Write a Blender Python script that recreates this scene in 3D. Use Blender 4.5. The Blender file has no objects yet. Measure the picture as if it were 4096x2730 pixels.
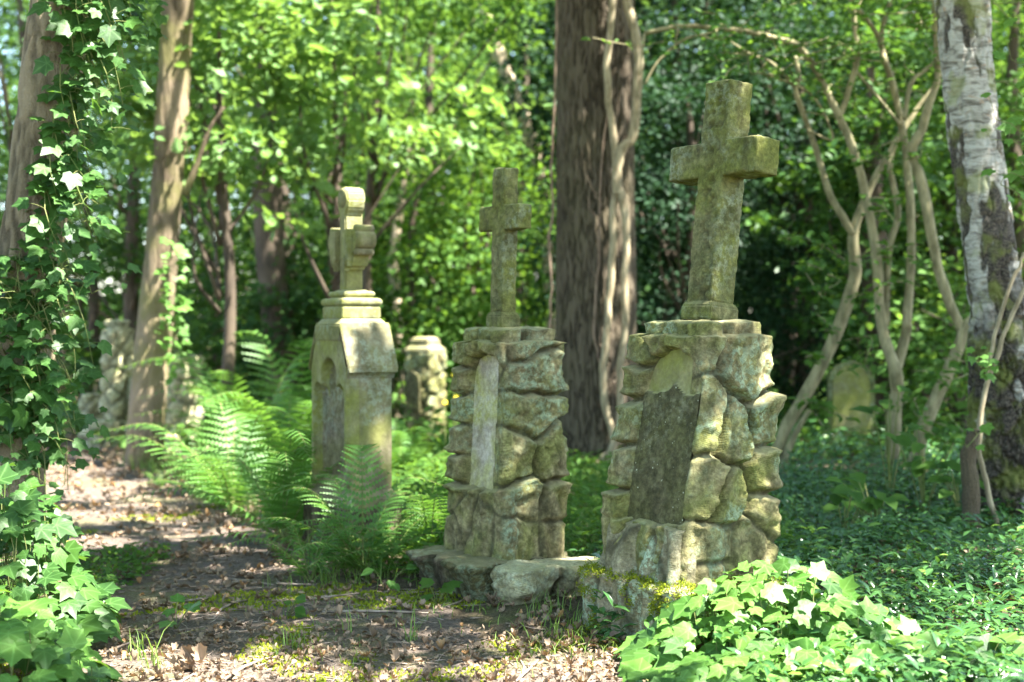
import bpy, bmesh, math
import numpy as np

# ------------------------------------------------------------------ camera, sky, sun
F = 5689.0; H = 1.0; HZ = 1300.0           # focal length in photo pixels, eye height, horizon row
R = math.radians
sc = bpy.context.scene
cd = bpy.data.cameras.new("camera"); cam = bpy.data.objects.new("camera", cd)
sc.collection.objects.link(cam); sc.camera = cam
cam.location = (0, 0, H)
cam.rotation_euler = (R(90) - math.atan(65 / F), 0, 0)
cd.lens = 50; cd.sensor_width = 36; cd.clip_start = 0.05; cd.clip_end = 600
cd.dof.use_dof = True; cd.dof.focus_distance = 4.45; cd.dof.aperture_fstop = 2.3

SUN_EL, SUN_AZ = R(60), R(118)             # azimuth clockwise from +Y
sunv = np.array([math.sin(SUN_AZ) * math.cos(SUN_EL), math.cos(SUN_AZ) * math.cos(SUN_EL), math.sin(SUN_EL)])
w = bpy.data.worlds.new("World"); sc.world = w; w.use_nodes = True
wn = w.node_tree
sky = wn.nodes.new("ShaderNodeTexSky"); sky.sky_type = 'NISHITA'; sky.sun_disc = False
sky.sun_elevation = SUN_EL; sky.sun_rotation = SUN_AZ
wn.links.new(sky.outputs[0], wn.nodes["Background"].inputs[0])
wn.nodes["Background"].inputs[1].default_value = 0.095
sd = bpy.data.lights.new("sun", 'SUN'); sd.energy = 5.0; sd.angle = R(0.5); sd.color = (1, 0.965, 0.91)
so = bpy.data.objects.new("sun", sd); sc.collection.objects.link(so)
so.rotation_euler = (R(90) - SUN_EL, 0, -SUN_AZ + math.pi)
sc.view_settings.view_transform = 'Standard'; sc.view_settings.look = 'None'
sc.view_settings.exposure = 3.0; sc.view_settings.gamma = 1.0
sc.render.engine = 'CYCLES'
cy = sc.cycles
cy.use_denoising = True
cy.max_bounces = 8; cy.diffuse_bounces = 4; cy.glossy_bounces = 2; cy.transmission_bounces = 5; cy.transparent_max_bounces = 4
cy.sample_clamp_indirect = 6; cy.caustics_reflective = False; cy.caustics_refractive = False

# ------------------------------------------------------------------ maths
rng = np.random.default_rng(11)
def P(px, py, Y): return np.array([(px - 2048) / F * Y, Y, H - (py - HZ) / F * Y])
_pm = np.random.RandomState(3).permutation(256); _pm = np.concatenate([_pm] * 3)
_gr = np.random.RandomState(4).normal(size=(256, 3)); _gr /= np.linalg.norm(_gr, axis=1)[:, None]
def noise(p, s=1.0, seed=0):
    p = np.asarray(p, float) * s + np.array([17.3, 5.1, 9.7]) * seed + 50
    i = np.floor(p).astype(int); f = p - i; i = i & 255
    u = f * f * f * (f * (f * 6 - 15) + 10); out = np.zeros(len(p))
    for dx in (0, 1):
        for dy in (0, 1):
            for dz in (0, 1):
                h = _pm[_pm[_pm[i[:, 0] + dx] + i[:, 1] + dy] + i[:, 2] + dz]
                d = f - np.array([dx, dy, dz])
                wt = (u[:, 0] if dx else 1 - u[:, 0]) * (u[:, 1] if dy else 1 - u[:, 1]) * (u[:, 2] if dz else 1 - u[:, 2])
                out += wt * (_gr[h] * d).sum(1)
    return out * 1.5
def fbm(p, s=1.0, o=4, seed=0, g=0.5):
    a, t = 1.0, 0
    for k in range(o):
        t = t + a * noise(p, s * 2 ** k, seed + k * 3); a *= g
    return t
def sstep(a, b, x):
    t = np.clip((x - a) / (b - a), 0, 1); return t * t * (3 - 2 * t)
def unit(v): return v / np.maximum(np.linalg.norm(v, axis=-1, keepdims=True), 1e-9)
def frames(nrm, head):
    """columns: side, heading, normal"""
    n = unit(nrm); h = head - (head * n).sum(1)[:, None] * n; h = unit(h); s = np.cross(h, n)
    return np.stack([s, h, n], axis=2)
def rnd_unit(n, r=rng): return unit(r.normal(size=(n, 3)))

# ------------------------------------------------------------------ mesh building
col = sc.collection
def mk(name, V, faces, mat, parent=None, smooth=True, attrs=None):
    """faces: array (m,3) or (m,4) or a list of such arrays"""
    V = np.asarray(V, np.float32)
    fl = faces if isinstance(faces, list) else [faces]
    fl = [np.asarray(f, np.int32) for f in fl if len(f)]
    me = bpy.data.meshes.new(name)
    me.vertices.add(len(V)); me.vertices.foreach_set("co", V.ravel())
    loops = np.concatenate([f.ravel() for f in fl])
    cnt = np.concatenate([np.full(len(f), f.shape[1], np.int32) for f in fl])
    start = np.concatenate([[0], np.cumsum(cnt)[:-1]]).astype(np.int32)
    me.loops.add(len(loops)); me.loops.foreach_set("vertex_index", loops)
    me.polygons.add(len(cnt)); me.polygons.foreach_set("loop_start", start)
    me.update(calc_edges=True)
    me.polygons.foreach_set("use_smooth", np.full(len(cnt), smooth, bool))
    for k, a in (attrs or {}).items():
        t = me.attributes.new(k, 'FLOAT', 'POINT'); t.data.foreach_set("value", np.asarray(a, np.float32))
    if mat: me.materials.append(mat)
    o = bpy.data.objects.new(name, me); col.objects.link(o)
    if parent: o.parent = parent
    return o
def tag(o, label=None, cat=None, group=None, kind=None):
    for k, v in (("label", label), ("category", cat), ("group", group), ("kind", kind)):
        if v: o[k] = v
    return o
def thing(name, label, cat, loc=(0, 0, 0), rz=0, group=None, tilt=(0, 0)):
    o = bpy.data.objects.new(name, None); col.objects.link(o)
    o.empty_display_size = .1
    o.location = loc; o.rotation_euler = (tilt[0], tilt[1], rz)
    return tag(o, label, cat, group)

class Acc:
    """collects pieces of geometry into one mesh"""
    def __init__(s): s.V = []; s.F = {3: [], 4: []}; s.A = {}; s.n = 0
    def add(s, V, faces, **at):
        V = np.asarray(V); fl = faces if isinstance(faces, list) else [faces]
        for f in fl:
            f = np.asarray(f)
            if len(f): s.F[f.shape[1]].append(f + s.n)
        for k, v in at.items():
            if k not in s.A: s.A[k] = [np.zeros(s.n)] if s.n else []
            s.A[k].append(np.broadcast_to(np.asarray(v, float), (len(V),)))
        for k in s.A:
            if k not in at: s.A[k].append(np.zeros(len(V)))
        s.V.append(V); s.n += len(V)
    def build(s, name, mat, parent=None, smooth=True):
        if not s.n: return None
        fl = [np.concatenate(s.F[k]) for k in (3, 4) if s.F[k]]
        return mk(name, np.concatenate(s.V), fl, mat, parent, smooth, {k: np.concatenate(v) for k, v in s.A.items()})

def stamp(acc, tv, tf, pos, rot, scale, rnd=None, ta=None, bend=None):
    """copy a template (tv, tf) to many places inside one mesh"""
    n, k = len(pos), len(tv)
    if n == 0: return
    scale = np.broadcast_to(np.asarray(scale, float), (n,))
    T = np.broadcast_to(tv, (n, k, 3)).copy()
    if bend is not None:
        T[:, :, 2] += bend[:, None] * T[:, :, 1] ** 2
    T = T * scale[:, None, None]
    V = np.einsum('nij,nkj->nki', rot, T) + pos[:, None, :]
    Fc = (tf[None] + (np.arange(n) * k)[:, None, None]).reshape(-1, tf.shape[1])
    at = {}
    at['rnd'] = np.repeat(rng.random(n) if rnd is None else rnd, k)
    if ta is not None: at['vein'] = np.tile(ta, n)
    acc.add(V.reshape(-1, 3), Fc, **at)

def cr(pts, n):
    """smooth resampling of a polyline (Catmull-Rom), any number of columns"""
    p = np.asarray(pts, float)
    if len(p) == 2: t = np.linspace(0, 1, n)[:, None]; return p[0] * (1 - t) + p[1] * t
    q = np.vstack([2 * p[0] - p[1], p, 2 * p[-1] - p[-2]])
    t = np.linspace(0, len(p) - 1 - 1e-6, n); i = t.astype(int); f = (t - i)[:, None]
    a, b, c, d = q[i], q[i + 1], q[i + 2], q[i + 3]
    return .5 * (2 * b + (c - a) * f + (2 * a - 5 * b + 4 * c - d) * f ** 2 + (3 * b - a - 3 * c + d) * f ** 3)
def tube(pts, rad, seg=8, n=None, disp=None, cap=True):
    """tapered tube; returns V, faces. disp(theta, along, centre)->radius factor add in metres"""
    p = np.asarray(pts, float); n = n or max(4, len(p) * 4)
    rr = np.asarray(rad, float) if np.ndim(rad) else np.full(len(p), rad)
    q = cr(np.column_stack([p, rr]), n); c, r = q[:, :3], np.maximum(q[:, 3], 1e-4)
    T = unit(np.gradient(c, axis=0))
    up = np.array([0, 1, 0.]) if abs(T[0][1]) < .9 else np.array([1, 0, 0.])
    N = np.zeros_like(T); v = up - T[0] * (up @ T[0]); N[0] = v / np.linalg.norm(v)
    for i in range(1, n):
        v = N[i - 1] - T[i] * (N[i - 1] @ T[i]); N[i] = v / np.linalg.norm(v)
    B = np.cross(T, N)
    th = np.arange(seg) / seg * 2 * np.pi
    L = np.concatenate([[0], np.cumsum(np.linalg.norm(np.diff(c, axis=0), axis=1))])
    dirs = np.cos(th)[None, :, None] * N[:, None] + np.sin(th)[None, :, None] * B[:, None]
    rad2 = np.repeat(r[:, None], seg, 1); h = np.zeros((n, seg))
    if disp is not None:
        base = c[:, None] + dirs * rad2[..., None]
        h = disp(base.reshape(-1, 3), np.tile(th, n), np.repeat(L, seg)).reshape(n, seg); rad2 = rad2 + h
    V = (c[:, None] + dirs * rad2[..., None]).reshape(-1, 3)
    i = np.arange(n - 1)[:, None] * seg; j = np.arange(seg)[None]; k = (j + 1) % seg
    Fq = np.stack([i + j, i + k, i + seg + k, i + seg + j], -1).reshape(-1, 4)[:, ::-1]
    fl = [Fq]
    if cap:
        V = np.vstack([V, c[:1], c[-1:]]); a = n * seg
        t1 = np.stack([np.full(seg, a), j[0], k[0]], 1)
        t2 = np.stack([np.full(seg, a + 1), (n - 1) * seg + k[0], (n - 1) * seg + j[0]], 1)
        fl.append(np.vstack([t1, t2])); h = np.concatenate([h.ravel(), [0, 0]])
    return V, fl, h.ravel()

# ------------------------------------------------------------------ leaf templates (length about 1 along +Y, normal +Z)
def oval_leaf(wd=.45, fold=.12):
    y = np.array([0, .3, .65, 1.0]); hw = np.array([0, wd * .9, wd * .8, 0]) / 2 * 1.1
    v = [(0, 0, 0), (-hw[1], .3, fold), (0, .33, 0), (hw[1], .3, fold), (-hw[2], .65, fold * .8), (0, .66, 0), (hw[2], .65, fold * .8), (0, 1, -.05)]
    f = [(0, 2, 1), (0, 3, 2), (1, 2, 5), (1, 5, 4), (2, 3, 6), (2, 6, 5), (4, 5, 7), (5, 6, 7)]
    return np.array(v, float), np.array(f), np.array([1, 0, 1, 0, 0, 1, 0, 1.])
def simple_leaf(wd=.6):
    v = [(0, 0, 0), (-wd / 2, .45, .06), (wd / 2, .45, .06), (0, 1, -.04)]
    return np.array(v, float), np.array([(0, 2, 1), (1, 2, 3)]), np.array([1, 0, 0, 1.])
def radial_leaf(tips, notch, cy_=.22, cup=.06):
    """lobed leaf: tips/notches as (x, y); fan from a centre near the stalk; vein value 1 along the tip lines"""
    pts, vn = [], []
    for k, t in enumerate(tips):
        pts.append(t); vn.append(1.)
        if k < len(notch): pts.append(notch[k]); vn.append(0.)
    c = (0, cy_, 0); v = [c] + [(x, y, cup * (0.0 if q else 1.0) - .10 * (x * x + (y - .3) ** 2)) for (x, y), q in zip(pts, vn)]
    n = len(pts)
    # middle ring so that the surface is shaped
    m = [((x + c[0]) * .5, (y + c[1]) * .5, (z * .3)) for x, y, z in v[1:]]
    V = np.array(v + m, float); f = []
    for k in range(n):
        a, b = 1 + k, 1 + (k + 1) % n; ma, mb = n + 1 + k, n + 1 + (k + 1) % n
        f += [(0, mb, ma), (ma, mb, b), (ma, b, a)]
    return V, np.array(f), np.array([1.] + vn + vn)
def ivy_leaf():
    tips = [(0, 1.0), (.50, .62), (.46, .10), (.10, -.10), (-.10, -.10), (-.46, .10), (-.50, .62)]
    tips = [(0, 1.0), (.50, .56), (.44, .06), (0, 0), (-.44, .06), (-.50, .56)]
    notch = [(.25, .64), (.42, .33), (.17, -.08), (-.17, -.08), (-.42, .33), (-.25, .64)]
    V, f, a = radial_leaf(tips, notch, .16, .05)
    return V, f, a
def oak_leaf(curl=0.0):
    hw = [0.02, .12, .10, .24, .16, .33, .20, .30, .14, .03]; ys = np.linspace(0, 1, len(hw)); v = []; f = []; a = []
    for i, (y, h) in enumerate(zip(ys, hw)):
        z = curl * ((y - .5) ** 2 * 1.6) ; e = curl * h * .9 + .05 * (i % 2)
        v += [(-h, y, z + e), (0, y, z), (h, y, z + e)]; a += [0, 1, 0]
    for i in range(len(hw) - 1):
        k = 3 * i; f += [(k, k + 1, k + 4), (k, k + 4, k + 3), (k + 1, k + 2, k + 5), (k + 1, k + 5, k + 4)]
    return np.array(v, float), np.array(f), np.array(a, float)
OVAL = oval_leaf(); SIMPLE = simple_leaf(); IVY = ivy_leaf(); PERI = oval_leaf(.36, .08)

# ------------------------------------------------------------------ materials
class G:
    def __init__(s, name):
        s.m = bpy.data.materials.new(name); s.m.use_nodes = True; s.t = s.m.node_tree; s.t.nodes.clear()
        s.out = s.t.nodes.new("ShaderNodeOutputMaterial"); s.m.cycles.emission_sampling = 'NONE'
    def n(s, typ, ins=None, out=0, **props):
        nd = s.t.nodes.new("ShaderNode" + typ)
        for k, v in props.items(): setattr(nd, k, v)
        for k, v in (ins or {}).items():
            sk = nd.inputs[k]
            if isinstance(v, bpy.types.NodeSocket): s.t.links.new(v, sk)
            else:
                if hasattr(sk, "default_value") and np.ndim(v) == 1 and len(v) == 3 and sk.type == 'RGBA': v = (*v, 1)
                sk.default_value = v
        return nd.outputs[out]
    def attr(s, name): return s.n("Attribute", attribute_name=name, out=2)
    def noise(s, vec, scale, detail=4, rough=.55, dist=0.0, out=0):
        return s.n("TexNoise", {"Vector": vec, "Scale": scale, "Detail": detail, "Roughness": rough, "Distortion": dist}, out)
    def ramp(s, fac, a, b, lo=0., hi=1.):
        return s.n("MapRange", {0: fac, 1: a, 2: b, 3: lo, 4: hi}, interpolation_type='SMOOTHSTEP')
    def mix(s, fac, a, b, mode='MIX'):
        nd = s.t.nodes.new("ShaderNodeMix"); nd.data_type = 'RGBA'; nd.blend_type = mode
        for i, v in ((0, fac), (6, a), (7, b)):
            if isinstance(v, bpy.types.NodeSocket): s.t.links.new(v, nd.inputs[i])
            else: nd.inputs[i].default_value = (*v, 1) if np.ndim(v) else v
        return nd.outputs[2]
    def math(s, op, a, b=0.0, c=0.0, clamp=False): return s.n("Math", {0: a, 1: b, 2: c}, operation=op, use_clamp=clamp)
    def obj(s): return s.n("TexCoord", out=3)
    def mapv(s, v, sc_, rot=(0, 0, 0)): return s.n("Mapping", {0: v, 2: rot, 3: sc_})
    def bump(s, h, strength, dist, nrm=None):
        ins = {"Strength": strength, "Distance": dist, "Height": h}
        if nrm is not None: ins["Normal"] = nrm
        return s.n("Bump", ins)
    def finish(s, sh): s.t.links.new(sh, s.out.inputs[0]); return s.m
    def bsdf(s, color, rough=.8, nrm=None, spec=.3):
        ins = {"Base Color": color, "Roughness": rough, "Specular IOR Level": spec}
        if nrm is not None: ins["Normal"] = nrm
        return s.n("BsdfPrincipled", ins)

def leaf_mat(name, ca, cb, trans=(.25, .42, .05), tf=.4, rough=.42, spec=.5, vein=0.0, old=None):
    g = G(name); r = g.attr("rnd")
    c = g.mix(g.ramp(r, 0, .85), ca, cb)
    if old: c = g.mix(g.ramp(r, .93, .96), c, old)
    if vein:
        v = g.math('POWER', g.attr("vein"), 7.0)
        c = g.mix(g.math('MULTIPLY', v, vein), c, tuple(min(1, x * 2.2 + .05) for x in cb))
    nz = g.noise(g.obj(), 30, 2); c = g.mix(.25, c, g.mix(nz, tuple(x * .6 for x in ca), tuple(x * 1.4 for x in cb)))
    b = g.bsdf(c, rough, g.bump(g.noise(g.obj(), 60, 2), .25, .004), spec)
    tr = g.n("BsdfTranslucent", {0: g.mix(g.math('MULTIPLY', r, .6), trans, tuple(x * .6 for x in trans))})
    return g.finish(g.n("MixShader", {0: tf, 1: b, 2: tr}))

M = {}
M['ivy'] = leaf_mat("ivy leaf", (.018, .055, .013), (.055, .13, .022), (.13, .26, .025), .32, .46, .3, .55)
M['ivy_light'] = leaf_mat("young ivy leaf", (.05, .135, .022), (.11, .23, .04), (.24, .42, .04), .38, .46, .3, .6)
M['peri'] = leaf_mat("periwinkle leaf", (.018, .064, .020), (.052, .135, .032), (.12, .26, .03), .25, .27, .55, .35, (.2, .34, .05))
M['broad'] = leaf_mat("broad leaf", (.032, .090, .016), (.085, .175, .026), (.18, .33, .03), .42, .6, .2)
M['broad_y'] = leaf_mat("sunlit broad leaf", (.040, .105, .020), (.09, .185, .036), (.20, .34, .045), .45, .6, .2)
M['broad_shade'] = leaf_mat("shaded broad leaf", (.016, .050, .012), (.042, .10, .020), (.10, .20, .025), .38, .6, .2)  # darker copy of the broad leaf, forest shade put into its colour
M['oakleaf'] = leaf_mat("oak leaf", (.08, .17, .045), (.16, .28, .08), (.26, .42, .06), .40, .5, .35)
M['yew'] = leaf_mat("yew needles", (.006, .022, .010), (.020, .055, .020), (.03, .08, .015), .25, .6, .2)
M['fern'] = leaf_mat("fern frond", (.045, .13, .022), (.10, .22, .04), (.19, .38, .04), .38, .5, .35)
M['grass'] = leaf_mat("grass blade", (.08, .18, .025), (.2, .30, .07), (.35, .5, .08), .4, .5, .3, 0, (.45, .40, .2))
M['litter'] = leaf_mat("dead leaf", (.085, .058, .036), (.31, .23, .15), (.35, .19, .08), .15, .6, .3, .3, (.42, .22, .07))
M['moss'] = leaf_mat("moss", (.11, .15, .012), (.25, .28, .02), (.28, .36, .03), .2, .9, .1)

def stem_mat(name, ca, cb, sc_=20, rough=.8, bump=.3):
    g = G(name); o = g.obj(); nz = g.noise(g.mapv(o, (1, 1, .35)), sc_, 4)
    return g.finish(g.bsdf(g.mix(g.ramp(nz, .3, .7), ca, cb), rough, g.bump(nz, bump, .01)))
M['stem'] = stem_mat("green stalk", (.10, .15, .03), (.2, .2, .07))
M['vine'] = stem_mat("ivy wood", (.19, .15, .085), (.36, .30, .185), 35)
M['thinvine'] = stem_mat("reddish vine", (.13, .085, .055), (.27, .19, .13), 45)
M['elder'] = stem_mat("pale shrub bark", (.14, .125, .06), (.32, .28, .15), 22)
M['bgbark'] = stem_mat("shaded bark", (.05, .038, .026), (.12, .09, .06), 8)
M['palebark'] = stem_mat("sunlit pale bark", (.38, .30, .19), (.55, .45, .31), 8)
M['twig'] = stem_mat("dead twig", (.16, .115, .08), (.38, .30, .23), 40)

def bark_mat(name, lo, hi, algae=(.20, .20, .04), amount=.35, fs=26, zs=.12, side=None):
    g = G(name); o = g.obj(); h = g.attr("h")
    v = g.mapv(o, (1, 1, zs)); n1 = g.noise(v, fs, 6, .6, .3); n2 = g.noise(o, 3, 3); n3 = g.noise(o, 130, 3)
    f = g.math('ADD', g.math('MULTIPLY', h, .8), g.math('MULTIPLY', n1, .6))
    c = g.mix(g.ramp(f, .42, .92), lo, hi)
    c = g.mix(g.math('MULTIPLY', g.ramp(n2, .42, .65), amount), c, algae)
    c = g.mix(.3, c, g.mix(n3, tuple(x * .5 for x in lo), tuple(min(1, x * 1.3) for x in hi)))
    b = g.bump(n1, 1.0, .028, g.bump(n3, .7, .008))
    return g.finish(g.bsdf(c, .9, b, .15))
M['oakbark'] = bark_mat("furrowed oak bark", (.026, .020, .013), (.135, .108, .074), (.13, .125, .045), .22, 34, .16)
M['greybark'] = bark_mat("grey brown bark", (.05, .038, .024), (.31, .245, .15), (.17, .165, .09), .3, 34, .3)
M['algaebark'] = bark_mat("smooth bark with algae", (.05, .036, .024), (.29, .225, .145), (.16, .165, .04), .75, 26, .14)

def birch_mat():
    g = G("birch bark"); o = g.obj(); h = g.attr("h"); hh = g.attr("hh")     # h: fissure depth, hh: share of rough dark bark
    n1 = g.noise(g.mapv(o, (1, 1, 2.6)), 10, 5, .6, .6); n2 = g.noise(g.mapv(o, (1.0, 1.0, 3.2)), 13, 5, .65, .5)
    n3 = g.noise(o, 90, 4); n4 = g.noise(o, 7, 3)
    white = g.mix(g.ramp(n2, .33, .60), (.13, .115, .09), (.43, .41, .35))
    white = g.mix(g.ramp(n1, .60, .70), white, (.40, .27, .17))
    white = g.mix(g.math('MULTIPLY', g.ramp(n4, .52, .66), .55), white, (.24, .26, .08))
    lent = g.ramp(g.noise(g.mapv(o, (.8, .8, 14)), 14, 3), .70, .76)
    white = g.mix(g.math('MULTIPLY', lent, .55), white, (.08, .06, .05))
    dark = g.mix(g.ramp(n3, .35, .7), (.025, .02, .016), (.115, .095, .07))
    dark = g.mix(g.math('MULTIPLY', g.ramp(n4, .45, .62), .7), dark, (.14, .16, .03))
    c = g.mix(hh, white, dark)
    b = g.bump(g.math('ADD', n2, n1), .6, .010, g.bump(n3, .6, .006))
    return g.finish(g.bsdf(c, .8, b, .2))
M['birch'] = birch_mat()

def stone_mat(name, ca, cb, algae=(.22, .24, .045), aa=.5, lichen=(.36, .47, .38), la=.3, dark=(.045, .04, .022), da=.3, tool=.5, specks=.0, fine=.35, mid=.7, mot=1.0):
    g = G(name); o = g.obj(); nz = g.n("NewGeometry", out=1)
    n1 = g.noise(o, 5, 5, .6, .3); n2 = g.noise(o, 14, 5, .65, .4); n3 = g.noise(o, 60, 5, .7); n4 = g.noise(o, 3.2, 4, .6, .5); n5 = g.noise(g.mapv(o, (1, 1, .3)), 11, 4, .6)
    c = g.mix(g.ramp(n2, .3, .7), ca, cb)
    c = g.mix(g.math('MULTIPLY', g.ramp(n1, .38, .62), aa), c, algae)
    c = g.mix(g.math('MULTIPLY', g.ramp(n5, .52, .68), da), c, dark)
    lm = g.math('MULTIPLY', g.ramp(n4, .47, .60), g.ramp(g.noise(o, 38, 5, .7), .44, .58))
    c = g.mix(g.math('MULTIPLY', lm, la), c, lichen)
    if specks:
        vo = g.n("TexVoronoi", {"Vector": o, "Scale": 62.0, "Randomness": 1.0}); sp = g.math('MULTIPLY', g.ramp(vo, .20, .12), g.ramp(g.noise(o, 24, 2), .52, .60))
        c = g.mix(g.math('MULTIPLY', sp, specks), c, (.50, .52, .38))
    c = g.mix(mot, c, g.mix(g.ramp(n3, .32, .68), (.70, .69, .66), (1.30, 1.29, 1.25)), 'MULTIPLY')
    c = g.mix(mot, c, g.mix(g.ramp(g.noise(o, 27, 4, .75, .6), .36, .64), (.76, .75, .71), (1.22, 1.21, 1.18)), 'MULTIPLY')
    e = g.attr("edge"); c = g.mix(g.math('MULTIPLY', e, .72), c, dark)
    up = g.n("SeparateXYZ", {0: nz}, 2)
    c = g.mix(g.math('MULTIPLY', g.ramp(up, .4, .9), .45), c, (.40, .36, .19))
    b = g.bump(n3, fine, .012, g.bump(g.noise(o, 24, 6, .75, .4), mid, .022))
    if tool:
        s = g.math('SINE', g.math('ADD', g.attr("tool"), g.math('MULTIPLY', n2, 9.0)))
        b = g.bump(g.math('MULTIPLY', s, g.ramp(n1, .42, .60)), tool, .0045, b)
    return g.finish(g.bsdf(c, .92, b, .15))
M['stone'] = stone_mat("tooled sandstone", (.115, .102, .052), (.28, .245, .13), (.155, .175, .045), .7, (.27, .345, .235), .75, tool=.22)
M['stone2'] = stone_mat("pale tooled sandstone", (.12, .105, .055), (.29, .25, .135), (.165, .185, .045), .65, (.28, .36, .24), .75, tool=.22)
M['cross'] = stone_mat("algae covered stone", (.085, .088, .036), (.20, .19, .09), (.125, .14, .028), .8, (.30, .35, .26), .4, da=.5, tool=0, fine=.6, mid=.3, mot=.85)
M['crossb'] = stone_mat("yellow green stone", (.15, .145, .065), (.26, .245, .115), (.20, .215, .045), .8, (.38, .42, .34), .2, da=.2, tool=0, fine=.3, mid=.1, mot=.35)
M['plaque'] = stone_mat("dark inscription panel", (.065, .062, .032), (.135, .125, .068), (.11, .115, .04), .5, (.4, .42, .3), .2, da=.35, tool=0, specks=.9, fine=.9)
M['plaque2'] = stone_mat("weathered inscription panel", (.30, .26, .19), (.50, .46, .37), (.33, .34, .06), .75, (.5, .5, .42), .4, da=.15, tool=0, fine=.7, mid=.2, mot=.6)
M['recess'] = stone_mat("dirty recessed stone", (.11, .09, .06), (.22, .185, .13), (.16, .17, .05), .4, (.36, .42, .32), .4, da=.5, tool=0, fine=.4, mid=.2, mot=.6)
M['mint'] = stone_mat("stone under pale lichen", (.20, .18, .11), (.36, .325, .22), (.17, .18, .07), .3, (.38, .48, .34), 1.1, da=.25, tool=.35, fine=.8)
M['darkstone'] = stone_mat("dark base stone", (.065, .052, .036), (.17, .14, .095), (.13, .135, .035), .5, (.25, .33, .22), .5, da=.35, tool=.35, fine=.9)  # darker, browner stone tone
M['lightstone'] = stone_mat("sunlit pale stone", (.36, .33, .20), (.56, .52, .36), (.34, .34, .12), .3, (.5, .56, .4), .5, da=.1, tool=.4, fine=.8)  # paler stone copy with sunlight put into its colour
M['smooth'] = stone_mat("smooth gothic sandstone", (.13, .115, .065), (.255, .225, .135), (.165, .175, .045), .75, (.36, .42, .32), .4, da=.3, tool=0, fine=.3, mid=.1, mot=.35)
M['wall'] = stone_mat("slab stone", (.12, .12, .07), (.2, .2, .11), (.14, .19, .05), .6, tool=0)

def soil_mat(name, ca, cb, mossc, ma):
    g = G(name); o = g.obj()
    n1 = g.noise(o, 2.2, 5, .6, .4); n2 = g.noise(o, 24, 6, .7); n3 = g.noise(o, 120, 4, .7)
    c = g.mix(g.ramp(n2, .3, .7), ca, cb)
    c = g.mix(g.math('MULTIPLY', g.ramp(n1, .5, .62), ma), c, mossc)
    c = g.mix(.4, c, g.mix(g.ramp(n3, .35, .65), tuple(x * .4 for x in ca), tuple(min(1, x * 1.7) for x in cb)))
    return g.finish(g.bsdf(c, .95, g.bump(n3, .8, .012, g.bump(n2, .8, .03)), .1))
M['ground'] = soil_mat("forest soil", (.055, .042, .028), (.14, .11, .07), (.10, .13, .02), .7)
M['path'] = soil_mat("trodden earth", (.075, .058, .045), (.20, .158, .125), (.16, .18, .03), .5)

from mathutils import Vector
so.rotation_euler = Vector(sunv).to_track_quat('Z', 'Y').to_euler()

# ------------------------------------------------------------------ ground and path
PY = [2.0, 4.0, 4.5, 5, 6, 7, 8.3, 9.5, 10.5, 12, 14]
PR = [.9, .42, -.05, -.32, -.88, -1.15, -1.7, -2.4, -3.0, -4.0, -5.5]
PL = [-.8, -1.22, -1.38, -1.55, -1.9, -2.3, -2.85, -3.4, -3.9, -5.0, -6.8]
def path_in(x, y):
    """positive inside the path, metres from its edge"""
    n = .09 * noise(np.column_stack([x, y, 0 * x]), 2.2, 5) + .05 * noise(np.column_stack([x, y, 0 * x]), 7, 6)
    return np.minimum(np.interp(y, PY, PR) - x, x - np.interp(y, PY, PL)) + n
def gz(x, y):
    x = np.asarray(x, float); y = np.asarray(y, float); p = np.column_stack([x.ravel(), y.ravel(), 0 * x.ravel()])
    h = .025 * fbm(p, .9, 3, 1) + .010 * fbm(p, 5, 3, 2)
    d = path_in(x.ravel(), y.ravel())
    h += .035 * sstep(0.0, -.35, d) + .05 * sstep(3, 9, y.ravel()) * sstep(.5, 2.5, x.ravel())
    return h.reshape(x.shape)
def gz1(x, y): return float(gz(np.array([x]), np.array([y]))[0])
def coords(a, b, st, far):
    c = list(np.arange(a, b, st)); s = st
    lo, hi = [], []; v = b
    while v < far: hi.append(v); s *= 1.14; v += s
    s, v = st, a
    while v > -far: s *= 1.14; v -= s; lo.append(v)
    return np.array(lo[::-1] + c + hi)
gx = coords(-3.6, 3.2, .035, 200); gy = coords(2.6, 10.5, .035, 200)
GX, GY = np.meshgrid(gx, gy); GZ = gz(GX, GY)
nx = len(gx); V = np.column_stack([GX.ravel(), GY.ravel(), GZ.ravel()])
ii = (np.arange(len(gy) - 1)[:, None] * nx + np.arange(nx - 1)[None]).ravel()
Q = np.column_stack([ii, ii + 1, ii + nx + 1, ii + nx])
tag(mk('ground', V, Q, M['ground']), kind='structure')
cen = V[Q].mean(1); d = path_in(cen[:, 0], cen[:, 1])
q = Q[(d > 0) & (cen[:, 1] < 14) & (cen[:, 1] > 2.2)]
u, inv = np.unique(q, return_inverse=True)
tag(mk('path', V[u] + [0, 0, .004], inv.reshape(q.shape), M['path']), kind='structure')
# moss carpet patches on the ground (short tufted cushions)
md = fbm(np.column_stack([cen[:, 0], cen[:, 1], 0 * cen[:, 0]]), 2.6, 4, 9)

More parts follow.
